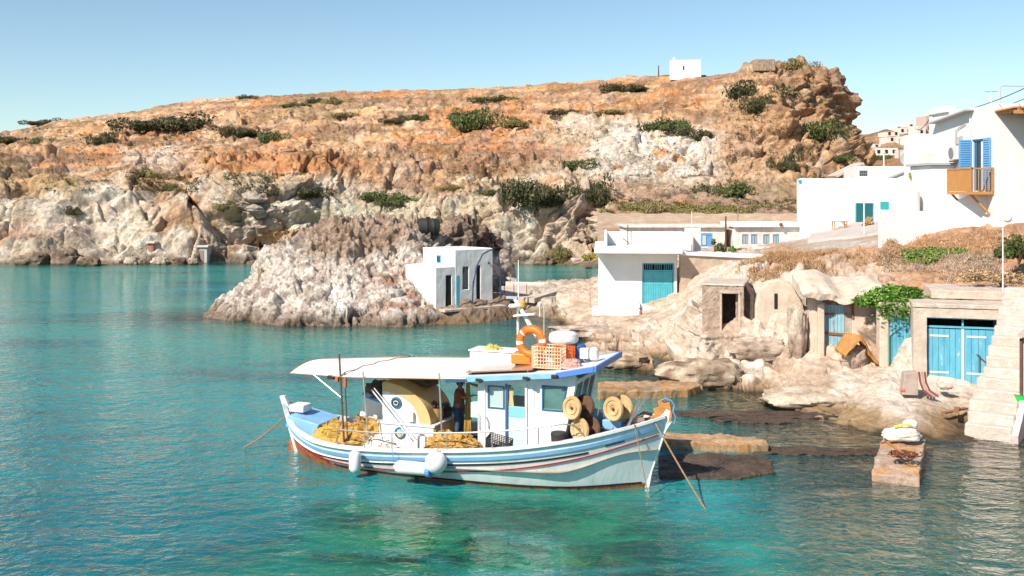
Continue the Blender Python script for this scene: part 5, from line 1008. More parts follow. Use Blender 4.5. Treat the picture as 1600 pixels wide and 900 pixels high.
for yy in (by0+.03,):
    for k in range(6): c.box((bx0+.18+.15*k, yy, 8.13), (.035, .03, 1.0))
    c.box(((bx0+HX)/2, yy, 8.66), (HX-bx0, .06, .06)); c.box((HX-.05, yy, 8.16), (.08, .08, 1.1))
for k in range(6): c.box((bx0+.18+.15*k, by1-.03, 8.13), (.035, .03, 1.0))
c.build('spindle_railing', PINE, bal)
for yy in (by0+.35, by1-.3): c = MB(); c.bar((bx0+.1, yy, 7.5), (HX-.03, yy, 6.6), .09, .09); c.build('bracket', PINE, bal)
# air conditioner, cable, disc
aco = thing('air_conditioner', 'white air conditioner unit on the wall left of the blue balcony door', 'air conditioner', (HX-.22, 49.3, 9.15)); c = MB(); c.box((0, 0, .33), (.36, .95, .66)); u = c.build('casing', mat('beige_plastic', (.66, .62, .58), .5), aco, bevel=.02); c = MB(); c.lathe([(.04, 0), (.25, 0), (.27, .015), (.25, .03), (.04, .03)], (-.19, .18, .33), (-1, 0, 0), 20); c.build('fan_grille', mat('grey_grille', (0, 0, 0)), u); c = MB(); c.b2(-.18, .2, -.45, .45, -.1, -.03); c.build('bracket', BROWN, aco)
c = MB(); c.tube([(.1, .4, .7), (.15, .45, 1.4), (.16, .1, 1.55), (.16, -.6, 1.7)], .025); c.build('pipe', mat('grey_trim', (0, 0, 0)), aco)
c = MB(); c.box((.17, .3, .95), (.05, .25, .35)); c.box((.17, -.1, 1.), (.05, .22, .3)); c.build('small_vents', mat('grey_trim', (0, 0, 0)), aco)
dp = MB(); dp.tube([(HX-.06, 47.6+.6, 8.), (HX-.06, 48.2, 11.2)], .035); q = dp.build('down_pipe', mat('offwhite_pipe', (.68, .65, .62), .6), o)
c = MB(); c.lathe([(.02, .02), (.16, 0), (.2, .03), (.2, .05), (.02, .06)], (HX+.6, HY-.01, 6.5), (0, -1, 0), 20); c.build('round_vent', WHITE, o)
# pergola roof
o = thing('timber_eave', 'orange timber eave projecting from the white house at the right edge', 'eave', (0, 0, 0)); c = MB(); c.box((HX+3.5, HY-.9, 11.25), (6.9, 1.9, .06), M=Matrix.Rotation(-.02, 4, 'X')); c.build('boards', mat('eave_boards', (.6, .25, .1), .7), o)
for k in range(11): c = MB(); c.box((HX+.25+.62*k, HY-.9, 11.15), (.12, 1.85, .13)); c.build('rafter', PINE, o)
c = MB(); c.box((HX+3.5, HY-1.8, 11.06), (6.9, .12, .14)); c.build('edge_beam', PINE, o)
# F lower white volumes
o = thing('side_annex', 'white lower annex with a sloping stair parapet left of the balcony', 'annex', (0, 0, 0)); c = MB()
c.b2(20.45, HX-.003, 49.9, 52.6, 4.8, 8.9); c.build('wall', WHITE, o, bevel=.03); c = MB(); c.b2(20.3, HX-.004, 49.75, 52.8, 8.91, 9.02); c.build('coping', mat('grey_trim', (0, 0, 0)), o)
c = MB(); c.prism([(0, -1.6), (0, .1), (.15, .22), (3.3, 1.4), (3.3, -1.6)], 0, .35, T=Matrix.Translation((20.05, 49.5, 6.4)) @ Matrix.Rotation(R(-62), 4, 'Z')); c.build('stair_parapet', WHITE, o, bevel=.02)
o = thing('garden_wall', 'low white block wall in front of the round white cistern', 'wall', (0, 0, 0)); c = MB(); c.b2(18.15, 18.5, 48, 50.8, 4.4, 6.72); c.b2(18.5, 21.6, 48, 48.35, 4.4, 6.7); c.b2(18.5, 21.6, 48.35, 50.8, 6.2, 6.5); c.build('wall_block', WHITE, o, bevel=.03)
o = thing('cistern', 'round white cistern standing behind the low white block wall', 'cistern', (PX(1413, 51), 51, 6.)); c = MB(); c.lathe([(.72, 0), (.72, 1.55), (.66, 1.7), (.02, 1.75)], n=32); c.build('drum', WHITE, o, smooth=True)
o = thing('roof_steps', 'cluster of small stepped white roofs left of the tall white house', 'annex', (0, 0, 0)); c = MB(); c.b2(PX(1434, 56), PX(1470, 56), 56, 58, 7, 9.9); c.b2(PX(1444, 57), PX(1475, 57), 58.1, 60, 9, 10.9); c.build('wall', WHITE, o, bevel=.05); c = MB(); c.lathe([(.9, 0), (.85, .3), (.6, .6), (.02, .75)], (PX(1446, 57.5), 57.6, 9.3), n=20); c.build('round_oven', WHITE, o, smooth=True)
# ---------------- village on the far hill
rnd = random.Random(5)
vh = [(1415, 205, 20, 9, 'pale house at the left end of the village skyline'), (1395, 210, 22, 6, 'long low white house under the village skyline'), (1440, 206, 14, 16, 'white house near the brown tower on the hill'), (1452, 199, 10, 30, 'pinkish tall block beside the white corner of the tall house'), (1400, 219, 26, 8, 'small white house on the orange slope'), (1430, 221, 30, 14, 'broad white house in the middle of the village hill'), (1385, 238, 34, 11, 'long white house low on the village hill'), (1425, 240, 30, 10, 'low white house beside the utility pole on the hill'), (1405, 200, 8, 5, 'tiny white hut on the village skyline'), (1370, 228, 12, 5, 'small white shed at the foot of the village hill'), (1424, 196, 9, 5, 'tiny white cube topmost on the village hill')]
for x, y, w_, h_, lb in vh:
    p = hit(x, y+h_*.4, ['village_hill']) or P(x, y, 300); s_ = p.y/F
    o = thing('village_house', lb, 'house', (p.x, p.y, p.z-.5), R(rnd.uniform(-12, 12)), 'village houses on the far hill'); c = MB(); c.b2(-w_*s_/2, w_*s_/2, 0, 5, -.5, h_*s_+.5); mt = mat('pinkish_render', (.5, .36, .3), .9) if 'pinkish' in lb else WHITE2; c.build('wall', mt, o)
    for k in range(max(1, int(w_/9))): c = MB(); xx = -w_*s_/2+w_*s_*(k+.5)/max(1, int(w_/9)); c.b2(xx-.35, xx+.35, -.05, -.004, h_*s_*.3+.4, h_*s_*.3+1.3 if h_ > 5 else h_*s_*.3+.9); c.build('window', VOID, o)
def pole(label, px, py0, py1, Y, r=.08, mt=GREYW, arms=True, arm=.5, nm='utility_pole', cat='utility pole'):
    z0 = PZ(py0, Y); z1 = PZ(py1, Y); o = thing(nm, label, cat, (PX(px, Y), Y, z0)); c = MB(); c.tube([(0, 0, -.4), (0, 0, z1-z0)], [r, r*.7], 8); c.build('shaft', mt, o)
    if arms: c = MB(); c.box((0, 0, z1-z0-.2), (arm*2, .07, .07)); c.build('crossarm', mt, o)
    return o
pole('dark utility pole left of the low houses on the village hill', 1360, 238, 212, 230, .12); pole('dark utility pole right of the others on the village hill', 1405, 252, 216, 200, .1)
o = pole('pale lamp post rising in front of the white rear house', 1381, 300, 232, 75, .07, CREAM, False, nm='lamp_post', cat='lamp post'); c = MB(); c.box((0, 0, 2.9), (.12, .3, .08)); c.build('lamp_head', CREAM, o)
pole('tall brown utility pole between the two long white houses', 1134, 396, 338, 74, .09, BROWN, False)
pole('thin pale pole in front of the white boathouse roof', 1081, 392, 330, 60, .03, CREAM, False)
pole('slim grey pole behind the row of four windows', 1153, 350, 322, 92, .05, GREYW, False)
pole('short white post on the paved terrace near the flower pot', 1350, 378, 305, 64, .05, CREAM, False, nm='white_post', cat='post')
pole('thin pale pole at the right edge above the concrete garage', 1567, 470, 355, 37.5, .03, CREAM, False, nm='thin_pole', cat='pole')
pole('thin bare pole rising left of the boathouse corner', 922, 470, 430, 58.5, .02, GREYW, False, nm='thin_pole', cat='pole')
# antennas and wires
o = thing('tv_antenna', 'white television antenna with grey rods on the tall house roof', 'antenna', (PX(1549, 50), 50, 11.3)); c = MB(); c.tube([(0, 0, 0), (0, 0, PZ(143, 50)-11.3)], .04, 6); c.build('pole', CREAM, o); c = MB(); zz = PZ(143, 50)-11.3
for k in range(6): c.tube([(-.25+.1*k, -.22, zz), (-.25+.1*k, .22, zz)], .012, 4)
c.tube([(-.32, 0, zz), (.32, 0, zz)], .018, 5); c.build('rods', mat('grey_trim', (0, 0, 0)), o)
o = thing('roof_mast', 'dark mast with a hooked top carrying wires above the tall house', 'mast', (PX(1563, 49), 49, 11.3)); c = MB(); zz = PZ(136, 49)-11.3; c.tube([(0, 0, 0), (0, 0, zz), (.12, 0, zz+.06), (2.2, 0, zz+.03)], .035, 6); c.build('mast_tube', mat('grey_trim', (0, 0, 0)), o)
for i, (a, b, k, lb) in enumerate(((P(1523, 168, 49), P(1640, 118, 40), .1, 'upper overhead wire crossing the sky at the right edge'), (P(1570, 166, 49), P(1640, 135, 40), .05, 'lower overhead wire at the right edge above the roof'), (P(1430, 200, 160), P(1462, 172, 52), .6, 'long pale wire sloping down to the far village'))):
    c = MB(); c.tube(sag(a, b, k), .025 if i < 2 else .05, 4); q = c.build('overhead_wire', mat('wire_grey', (.16, .17, .18), .6)); tag(q, lb, 'wire', 'overhead wires')
o = thing('satellite_dish', 'pale satellite dish on the wall beside the tall house', 'satellite dish', P(1419, 250, 66), R(20)); c = MB(); c.lathe([(.02, 0), (.3, .04), (.5, .14), (.51, .15), (.3, .06), (.02, .02)], (0, 0, 0), (-.5, -.7, .35), 22); c.build('dish', mat('grey_plastic', (0, 0, 0)), o, smooth=True); c = MB(); c.tube([(0, .05, 0), (0, .1, -1.2)], .03); c.build('bracket', STEEL, o)
for k, (x, y) in enumerate(((1453, 352),)): pass
# ---------------- ruin and caves of the near shore
o = thing('stone_hut', 'roofless looking plastered stone hut with a dark open doorway', 'hut', (PX(1097, 43.4), 43.4, 1.2), R(-17)); c = MB(); c.wall(0, 1.72, 0, 2.42, 0, .35, [(.82, 1.5, .15, 2.12)]); c.b2(0, .35, .35, 3, 0, 2.42); c.b2(1.37, 1.72, .35, 3, 0, 2.42); c.build('wall', mat('hut_plaster', (.5, .38, .3), .95, (.36, .25, .19), 2., .05, 6., stains=((.3, .2, .14), 4., .55, .62), fine=.3), o); rough(o.children[0], .09, .22, 5)
c = MB(); c.b2(-.03, 1.75, -.03, 3.05, 2.42, 2.52); rough(c.build('roof', CONC, o, bevel=.04), .08, .22, 4); c = MB(); c.b2(.36, 1.36, 1.2, 1.3, 0, 2.41); c.build('back_wall', mat('shaded_rubble', (.07, .045, .035), .95, (.14, .1, .08), 4., .05, 6.), o)  # back wall coloured dark for the shade inside the doorway
c = MB(); c.b2(.74, .82, -.03, .3, .1, 2.2); c.b2(1.5, 1.6, -.03, .3, .1, 2.2); c.b2(.74, 1.6, -.05, .3, 2.14, 2.24); fr_ = c.build('door_surround', mat('pale_stone', (.55, .44, .36), .9, (.4, .3, .24), 4., .02, 9.), o)
# plastered niche wall right of the hut
o = thing('cave_wall', 'rounded plastered cave wall with a small slot window beside the hut', 'cave wall', (PX(1180, 43), 43, 1.2), R(-8)); c = MB()
poly_ = [(0, 0), (.0, 1.6), (.12, 2.2), (.5, 2.65), (1.0, 2.75), (1.5, 2.5), (1.9, 2.), (2.05, 1.2), (2.05, 0)]; c.prism(poly_, 0, .5); c.build('plaster_face', mat('pale_plaster', (.66, .54, .44), .95, (.52, .41, .32), 1.5, .03, 7., stains=((.38, .27, .2), 3., .58, .7)), o, bevel=.08); c = MB(); c.b2(.78, .92, -.012, .1, 1.5, 2.15); c.build('slot_window', VOID, o)
c = MB(); c.prism([(-.55, -.1), (-.5, 1.9), (-.3, 2.5), (-.05, 2.3), (-.02, -.1)], .25, .5); c.build('shade_slab', mat('shaded_rubble', (0, 0, 0)), o)  # dark slab stands in for the shaded gap at the hut's right side
# weathered door cave
o = thing('cave_boathouse', 'rock cut boathouse with a weathered pale blue plank door', 'boathouse', (PX(1264, 40), 40, 1.05), R(-8)); c = MB()
c.wall(.0, 3.3, 0, 2.45, 0, .5, [(.55, 1.62, .12, 2.25)]); c.b2(.3, .55, -.25, -.002, 0, 2.2); c.build('wall', mat('pale_plaster', (0, 0, 0)), o, bevel=.03)
c = MB(); vs = []; n = 40
for i in range(n+1):
    x = -.3+3.4*i/n; zz = 2.36+.1*math.sin(i*.25)+.04*math.sin(i*.6); 
    for y, dz in ((-.5-.1*math.sin(i*.3), 0), (-.55-.1*math.sin(i*.3), .22), (.0, .38+.1*math.sin(i*.21)), (2.8, .75+.15*math.sin(i*.15)), (2.6, .2), (-.1, 0)): vs.append((x, y, zz+dz))
fs = [(i*6+k, (i+1)*6+k, (i+1)*6+(k+1) % 6, i*6+(k+1) % 6) for i in range(n) for k in range(6)]+[tuple(range(6)), tuple(n*6+k for k in range(6))[::-1]]
c.add(vs, fs); q = c.build('overhanging_roof', mat('pale_plaster', (0, 0, 0)), o, smooth=True); tx = bpy.data.textures.new('n', 'CLOUDS'); tx.noise_scale = .5; s2 = q.modifiers.new('s', 'SUBSURF'); s2.subdivision_type = 'SIMPLE'; s2.levels = s2.render_levels = 2; dmo = q.modifiers.new('d', 'DISPLACE'); dmo.texture = tx; dmo.strength = .2; dmo.mid_level = .5
dd = MB(); planks(dd, .57, 1.36, .14, 2.15, .1, 6); d_ = dd.build('plank_door', BLUEP, o); c = MB(); c.bar((.58, .06, 1.05), (1.6, .06, .98), .03, .09); c.b2(.56, 1.0, .05, .09, 1.75, 1.83); c.build('crossbar', mat('rusty_plank', (.3, .13, .07), .9, (.18, .08, .05), 5.), d_)
c = MB(); c.b2(1.37, 1.61, .12, .2, .14, 2.2); c.build('side_plank', mat('faded_plank', (.5, .45, .4), .9, (.3, .2, .14), 4., .01, 20.), o); c = MB(); c.b2(.5, 1.68, -.04, .2, 2.25, 2.34); c.b2(1.62, 1.7, -.03, .1, 1.6, 2.24); c.build('lintel', mat('rusty_plank', (0, 0, 0)), o)
# second blue door, under the green bush
o = thing('blue_gate', 'weathered blue plank gate half hidden under the green climbing bush', 'gate', (PX(1385, 38), 38, 1.1), R(-6)); dd = MB(); planks(dd, .1, 1.12, .1, 1.95, .02, 8); d_ = dd.build('plank_door', BLUEOLD, o); c = MB(); c.b2(-.25, .08, -.05, .5, 0, 2.3); c.b2(-.25, 1.3, -.05, .5, 2.0, 2.4); c.build('gate_surround', mat('pale_plaster', (0, 0, 0)), o, bevel=.03)
c = MB(); c.bar((.0, -.2, 1.4), (.5, -.02, 1.5), .03, .03); c.b2(.02, .06, -.15, -.1, .0, 1.3); c.build('thin_stakes', mat('green_grey_pole', (.2, .3, .22), .8), o)
# concrete garage with big double doors
o = thing('concrete_boathouse', 'grey concrete boathouse with wide peeling blue double doors', 'boathouse', (PX(1427, 36.6), 36.6, .72), R(-17)); c = MB(); GW = 3.1
c.wall(0, GW, 0, 2.75, 0, .3, [(.45, 2.88, .08, 2.42)]); c.b2(0, .3, .3, 4.5, 0, 2.75); c.b2(GW-.3, GW, .3, 4.5, 0, 2.75); rough(c.build('wall', CONC, o), .05, .35, 4); c = MB(); c.prism([(-.02, 2.76), (GW+.1, 2.76), (GW+.1, 2.92), (-.02, 2.9)], -.04, 4.6); rough(c.build('roof_slab', CONC, o, bevel=.02), .05, .35, 5)
c = MB(); c.b2(.75, 4., 1.6, 4.5, 2.93, 3.25); rough(c.build('upper_slab', CONC, o, bevel=.03), .07, .35, 5)
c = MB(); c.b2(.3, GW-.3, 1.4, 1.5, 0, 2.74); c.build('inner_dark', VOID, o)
c = MB(); c.b2(.46, 2.87, .2, .24, 2.04, 2.11); c.b2(1.62, 1.68, .18, .24, 2.11, 2.41); c.b2(.46, 2.87, .2, .24, 2.36, 2.41); tf = c.build('transom', BLUEOLD, o)
for a, b in ((.48, 1.6), (1.7, 2.86)):
    c = MB(); planks(c, a, b, .1, 2.0, .2, 6 if a < 1 else 5); d_ = c.build('door_leaf', BLUEOLD, o); c = MB()
    for zz in (.42, 1.72): c.b2(a+.08, a+.72, .185, .198, zz, zz+.07)
    c.build('white_hinge_strap', mat('chipped_white', (.6, .6, .58), .7), d_)
c = MB(); c.b2(1.605, 1.695, .17, .26, .1, 2.02); c.build('centre_post', mat('chipped_white', (0, 0, 0)), o); c = MB(); c.tube([(2.2, .17, .5), (2.2, .15, 1.1), (2.1, .15, 1.15)], .02); c.tube([(2.15, .14, 1.1), (2.5, .14, .8)], .015); c.build('door_handle', BROWN, o)
# stairs
st = thing('stone_stairs', 'broad worn pinkish concrete stairs climbing beside the garage doors', 'stairs', (0, 0, 0)); stm = mat('pink_concrete', (.64, .53, .46), .93, (.54, .42, .36), 1.8, .05, 6., stains=((.7, .62, .56), 3., .5, .64), fine=.15); n = 14; rnd = random.Random(2)
st.location = (PX(1546, 31.4), 31.4, 0); st.rotation_euler[2] = R(-36)
for k in range(n):
    t = k/(n-1); y = 5.7*t; z = lerp(.42, 4.2, t); xl = -.63+rnd.uniform(-.03, .03)-(.12 if k < 5 else 0); c = MB()
    c.b2(xl, .63, y, y+.7, -.5, z); rough(c.build('step', stm, st, bevel=.035), .045, .3, 4)
c = MB(); c.prism([(-.1, -.6), (-.1, .24), (6.2, 4.1), (6.2, -.6)], .632, .82, T=Matrix(((0, 1, 0, 0), (1, 0, 0, 0), (0, 0, 1, 0), (0, 0, 0, 1)))); rough(c.build('side_wall', mat('lilac_plaster', (.6, .5, .47), .9, (.5, .4, .37), 2.), st), .06, .3, 5)
# shed at the right edge
o = thing('shore_shed', 'pale plaster shed wall at the right edge beside the stairs', 'shed', (PX(1597, 32.2), 32.2, .3), R(-35)); c = MB(); c.b2(0, 3.5, 0, 2.2, 0, 2.75); c.build('wall', mat('lilac_plaster', (.55, .47, .45), .9, (.45, .37, .35), 2.), o); c = MB(); c.b2(-.1, 3.7, -.25, 2.3, 2.76, 2.86); c.build('roof', CONC, o); c = MB(); c.b2(-.06, .02, -.1, -.003, 0, 2.7); c.tube([(.12, -.1, 2.4), (.4, -.3, .9)], .02); c.build('wooden_post', BROWN, o)
c = MB(); c.lathe([(.02, 0), (.1, .1), (.07, .3), (.015, .5), (.01, .8)], (.5, -.12, 1.45)); c.build('hanging_tool', DARK, o)
o = thing('green_basin', 'bright green plastic basin beside the shed at the right edge', 'basin', (PX(1598, 32.2), 32.2, .95)); c = MB(); c.lathe([(.2, 0), (.28, .3), (.3, .3), (.26, .26), (.02, .05)], n=18); c.build('basin', mat('green_plastic', (.02, .5, .1), .4), o); c = MB(); c.box((0, 0, -.3), (.4, .4, .58)); c.build('stand', BROWN, o)
# ------------------------------------------------------------------ plants
LEAF = {}
def leafmat(name, c1, c2, c3):
    if name in LEAF: return LEAF[name]
    m = mat(name, c1, .75, vcol=True, spec=.25); LEAF[name] = (m, [np.array(c) for c in (c1, c2, c3)]); return LEAF[name]
DKG = leafmat('dark_shrub_leaf', (.045, .05, .02), (.07, .07, .03), (.12, .1, .05)); GRN = leafmat('green_shrub_leaf', (.055, .08, .022), (.09, .115, .035), (.15, .14, .06)); OLV = leafmat('olive_shrub_leaf', (.2, .17, .07), (.3, .23, .09), (.13, .12, .05)); BRT = leafmat('bright_green_leaf', (.06, .15, .015), (.11, .22, .03), (.2, .28, .06)); BRN = leafmat('dry_brush', (.4, .26, .14), (.5, .34, .2), (.28, .2, .1))
def foliage(seed, n, leaf, pal, shape=(1, 1, .6), lumps=9, hang=0.):
    rng = np.random.default_rng(seed); mb = MB(); cs = []
    ctr = rng.normal(0, .46, (lumps, 3))*[1, 1, .5]; ctr[:, 2] = np.abs(ctr[:, 2])+.1; rad = rng.uniform(.2, .48, lumps); dk = rng.uniform(.75, 1.2, lumps)
    vs = []; fs = []
    for i in range(n):
        l = rng.integers(lumps); d = rng.normal(0, 1, 3); d /= np.linalg.norm(d); r = rad[l]*rng.uniform(.55, 1.05)
        p = (ctr[l]+d*r)
        if p[2] < -.05: p[2] = rng.uniform(0, .3)
        p = p*np.array(shape); 
        if hang and p[1] < -.2: p[2] -= hang*rng.uniform(0, 1)*(-p[1])
        a = rng.normal(0, 1, 3); a /= np.linalg.norm(a); b = np.cross(a, d+rng.normal(0, .5, 3)); b /= np.linalg.norm(b)+1e-6; s_ = leaf*rng.uniform(.6, 1.4)
        k = len(vs); vs += [p-a*s_-b*s_*.2, p-b*s_*.55, p+a*s_+b*s_*.1, p+b*s_*.6]; fs.append((k, k+1, k+2, k+3))
        c = pal[rng.choice(3, p=[.5, .35, .15])]*dk[l]*rng.uniform(.8, 1.25); cs += [[*c, 1]]*4
    mb.add([tuple(v) for v in vs], fs); mb.c = cs; return mb
def shrub(name, label, cat, pos, size, pal, n=700, leaf=.09, seed=1, group=None, hang=0., lumps=9):
    o = thing(name, label, cat, pos, 0, group); o.scale = size
    foliage(seed, n, leaf, pal[1], lumps=lumps, hang=hang).build('foliage', pal[0], o, merge=False)
    c = MB(); rnd = random.Random(seed)
    for k in range(5): a = rnd.random()*6.28; c.tube([(0, 0, -.2), (.15*math.cos(a), .15*math.sin(a), .1), (.4*math.cos(a), .4*math.sin(a), .35)], [.035, .025, .01], 5)
    c.build('stem', BROWN, o); return o
# one entry per shrub seen on the hill: pixel centre, pixel size, palette, label
hs = [
 (258, 190, 84, 26, DKG, 'largest flat dark shrub high on the left half of the hill'), (380, 204, 50, 20, DKG, 'oval dark shrub left of its twin above the orange cliff'), (421, 211, 38, 22, GRN, 'oval greener shrub right of its twin above the orange cliff'),
 (162, 215, 26, 28, DKG, 'upright dark shrub above the left white cliff'), (313, 191, 20, 15, DKG, 'small dark shrub right of the largest flat shrub'), (60, 219, 28, 18, GRN, 'slanting green shrub near the left end of the ridge'), (67, 190, 36, 10, DKG, 'flat dark shrub on the left end of the skyline'), (12, 217, 34, 16, DKG, 'dark shrub cut by the left edge of the photo'), (383, 151, 20, 7, DKG, 'tiny dark shrub alone on the left skyline'),
 (460, 163, 26, 10, GRN, 'small green shrub below the skyline left of centre'), (526, 157, 30, 12, OLV, 'dull shrub on the small outcrop below the skyline'), (490, 156, 18, 9, DKG, 'tiny dark shrub beside the skyline outcrop'), (615, 187, 24, 10, DKG, 'low dark shrub on the terraces left of its larger neighbour'), (652, 183, 26, 13, GRN, 'low green shrub on the terraces next to the rounded thicket'),
 (733, 182, 66, 42, GRN, 'large rounded green thicket in the middle of the terraced slope'), (788, 152, 62, 14, GRN, 'long flat green shrub just under the skyline'), (810, 190, 44, 14, OLV, 'brownish low shrub right of the rounded thicket'), (228, 270, 34, 16, OLV, 'olive shrub in the middle of the left cliff'), (262, 292, 20, 12, GRN, 'small green shrub on the left cliff below the olive shrub'),
 (475, 297, 50, 22, DKG, 'dark shrub draped over the edge above the sea cave'), (580, 303, 54, 18, GRN, 'green hedge like shrub on the left of the central ledge'), (636, 309, 54, 24, GRN, 'green hedge like shrub on the right of the central ledge'), (838, 297, 76, 48, DKG, 'large round dark shrub left of the tall overhanging one'), (895, 256, 66, 26, GRN, 'flat green shrub under the white cliff edge'), (930, 296, 34, 40, DKG, 'dark upright shrub hanging beside the pink mound'),
 (985, 137, 64, 18, DKG, 'long dark shrub on the skyline left of the hilltop house'), (962, 174, 60, 10, OLV, 'low olive shrub strip above the white cliff'), (1050, 192, 60, 26, GRN, 'green shrub on the ledge left of the crag'), (1090, 208, 60, 24, DKG, 'dark shrub hanging over the right of the white cliff'), (1172, 138, 64, 28, DKG, 'dark shrub spread on the left top of the crag'), (1190, 158, 34, 34, DKG, 'dark shrub running down the crag gully'), (1245, 100, 40, 18, OLV, 'rounded olive shrub on the very top of the crag'),
 (1268, 198, 60, 40, GRN, 'big green shrub clinging to the right face of the crag'), (1228, 254, 30, 42, DKG, 'narrow dark shrub low in the crag gully'), (1158, 296, 64, 32, GRN, 'bright round shrub on the terrace below the crag'), (1020, 322, 34, 24, OLV, 'olive shrub on the stone terraces below the white cliff'), (870, 394, 26, 38, OLV, 'yellowish shrub on the beach across the channel'), (942, 372, 18, 30, OLV, 'yellowish tall shrub behind the white boathouse roof'),
 (1310, 245, 30, 14, GRN, 'small green shrub on the right foot of the crag'), (420, 300, 22, 10, DKG, 'tiny dark shrub above the cave arch'), (350, 320, 22, 14, OLV, 'small brown shrub above the grey rib'), (110, 328, 20, 14, DKG, 'small dark shrub low on the white cliff at left'), (700, 292, 26, 10, OLV, 'low brown shrub on the central ledge'), (770, 300, 26, 12, GRN, 'little green shrub left of the round dark one'), (875, 174, 40, 10, DKG, 'flat dark shrub above the cliff hollow'), (1380, 246, 26, 9, GRN, 'green shrub at the foot of the village hill'), (1425, 238, 12, 8, DKG, 'small dark shrub beside the village pole'), (540, 178, 40, 9, OLV, 'faint olive shrub on the orange slope left of centre')]
pg = {}
for i, (x, y, w_, h_, pal, lb) in enumerate(hs):
    p = hit(x, y+h_*.3, ['hill', 'village_hill']) or hit(x, y+h_*1.2, ['hill', 'village_hill'])
    if p is None: continue
    s_ = p.y/F; key = (id(pal), i % 3); sz = (w_*s_*.74, w_*s_*.55, h_*s_*1.75)
    if key in pg:
        o = dup(pg[key]); o.name = 'hill_shrub'; o.location = (p.x, p.y, p.z-h_*s_*.2); o.scale = sz; o['label'] = lb; o.rotation_euler[2] = 0
    else: pg[key] = shrub('hill_shrub', lb, 'shrub', (p.x, p.y, p.z-h_*s_*.2), sz, pal, 4600, .044, 40+i, 'shrubs scattered over the hill', lumps=17)
# low scrub as ground cover
def scatter(name, regions, pal, n, size, seed, names, label, blades=False):
    rng = np.random.default_rng(seed); vs = []; fs = []; cs = []
    for _ in range(n):
        r = regions[rng.integers(len(regions))]; x = rng.uniform(r[0], r[2]); y = rng.uniform(r[1], r[3])
        p = hit(x, y, names)
        if p is None or fbm(np.array([[p.x/2.2, p.y/2.2, p.z/2.2]]), 3, seed)[0] < .47: continue
        for k in range(7 if blades else 9):
            d = rng.normal(0, 1, 3); d[2] = abs(d[2])*(1.2 if blades else .5)+.2; d /= np.linalg.norm(d); s_ = size*rng.uniform(.5, 1.3); q = np.array(p)+rng.normal(0, size*.5, 3)*[1, 1, 0]
            b = np.cross(d, rng.normal(0, 1, 3)); b /= np.linalg.norm(b)+1e-6; wd = size*(.07 if blades else .35); k0 = len(vs)
            if blades: vs += [q-b*wd, q+b*wd, q+d*s_]; fs.append((k0, k0+1, k0+2)); nn = 3
            else: q = q+d*s_*.5; a = np.cross(b, rng.normal(0, 1, 3)); a /= np.linalg.norm(a)+1e-6; vs += [q-a*wd, q-b*wd*.6, q+a*wd, q+b*wd*.6]; fs.append((k0, k0+1, k0+2, k0+3)); nn = 4
            c = pal[1][rng.choice(3, p=[.5, .3, .2])]*rng.uniform(.75, 1.3); cs += [[*c, 1]]*nn
    mb = MB(); mb.add([tuple(v) for v in vs], fs); mb.c = cs; o = mb.build(name, pal[0], merge=False); tag(o, label, name.replace('_', ' '), kind='stuff'); return o
DRY = leafmat('dry_grass_blade', (.42, .24, .12), (.52, .34, .19), (.28, .17, .09)); STRAW = leafmat('grey_straw', (.42, .32, .24), (.5, .4, .3), (.3, .2, .14))
scatter('dry_grass', [(1150, 398, 1330, 425), (1170, 405, 1260, 440), (1230, 390, 1480, 415), (1380, 360, 1600, 400), (1200, 395, 1300, 410)], DRY, 4200, .2, 3, ['shore'], 'orange brown dry grass on the slope above the caves', True)
scatter('dry_brush', [(1470, 395, 1600, 460), (1380, 395, 1560, 425)], STRAW, 1100, .2, 4, ['shore'], 'greyish dry brush on the bank above the concrete garage', True)
scatter('ground_scrub', [(0, 200, 330, 300), (330, 150, 900, 300), (700, 160, 1100, 300), (950, 310, 1250, 330), (1130, 130, 1330, 290), (200, 270, 480, 300), (1345, 215, 1455, 255)], leafmat('scrub_leaf', (.13, .11, .045), (.2, .15, .06), (.09, .09, .03)), 3600, .32, 5, ['hill', 'village_hill'], 'low olive brown scrub scattered over the rocky hill')
scatter('roadside_grass', [(940, 322, 1250, 334)], leafmat('olive_grass', (.2, .19, .06), (.3, .24, .08), (.12, .13, .04)), 2200, .26, 6, ['hill'], 'olive green grass strip along the foot of the stone terraces')
scatter('green_creeper', [(1415, 390, 1512, 412)], BRT, 420, .22, 7, ['shore'], 'bright green creeping plants on the dry slope')
# the big green climbing bush and other near plants
p = Vector((PX(1410, 38.4), 38.4, PZ(478, 38.4)))
shrub('climbing_bush', 'big bright green leafy bush spilling over the rock between the blue doors', 'bush', p, (1.6, .9, 1.35), BRT, 7000, .045, 77, hang=.45, lumps=16)
shrub('bank_bush', 'dense greenish brown bush on the bank at the right edge', 'bush', P(1592, 402, 40), (1.1, .9, 1.3), GRN, 2500, .06, 78); shrub('bank_bush', 'dry tangled brown bush below the greenish one at the right edge', 'bush', P(1565, 440, 39), (1.3, .9, .9), BRN, 2600, .05, 79)
shrub('terrace_plant', 'tall flowering plant beside the brown utility pole', 'plant', P(1122, 393, 72), (.7, .5, 1.6), GRN, 500, .09, 80, lumps=6); shrub('terrace_plant', 'round green plant right of the brown utility pole', 'plant', P(1141, 394, 72), (.5, .4, 1.), BRT, 600, .1, 81, lumps=5); shrub('terrace_plant', 'small low green plant before the row of four windows', 'plant', P(1155, 393, 73), (.5, .4, .5), GRN, 400, .1, 82, lumps=4)
o = shrub('potted_plant', 'orange brown plant in a pot on the terrace', 'potted plant', P(1357, 352, 73), (.5, .5, .65), leafmat('rust_leaf', (.4, .14, .05), (.5, .22, .08), (.25, .14, .05)), 500, .1, 83); o.scale = (1, 1, 1)
for ch in o.children: ch.scale = (.5, .5, .65); ch.location = (0, 0, 0)
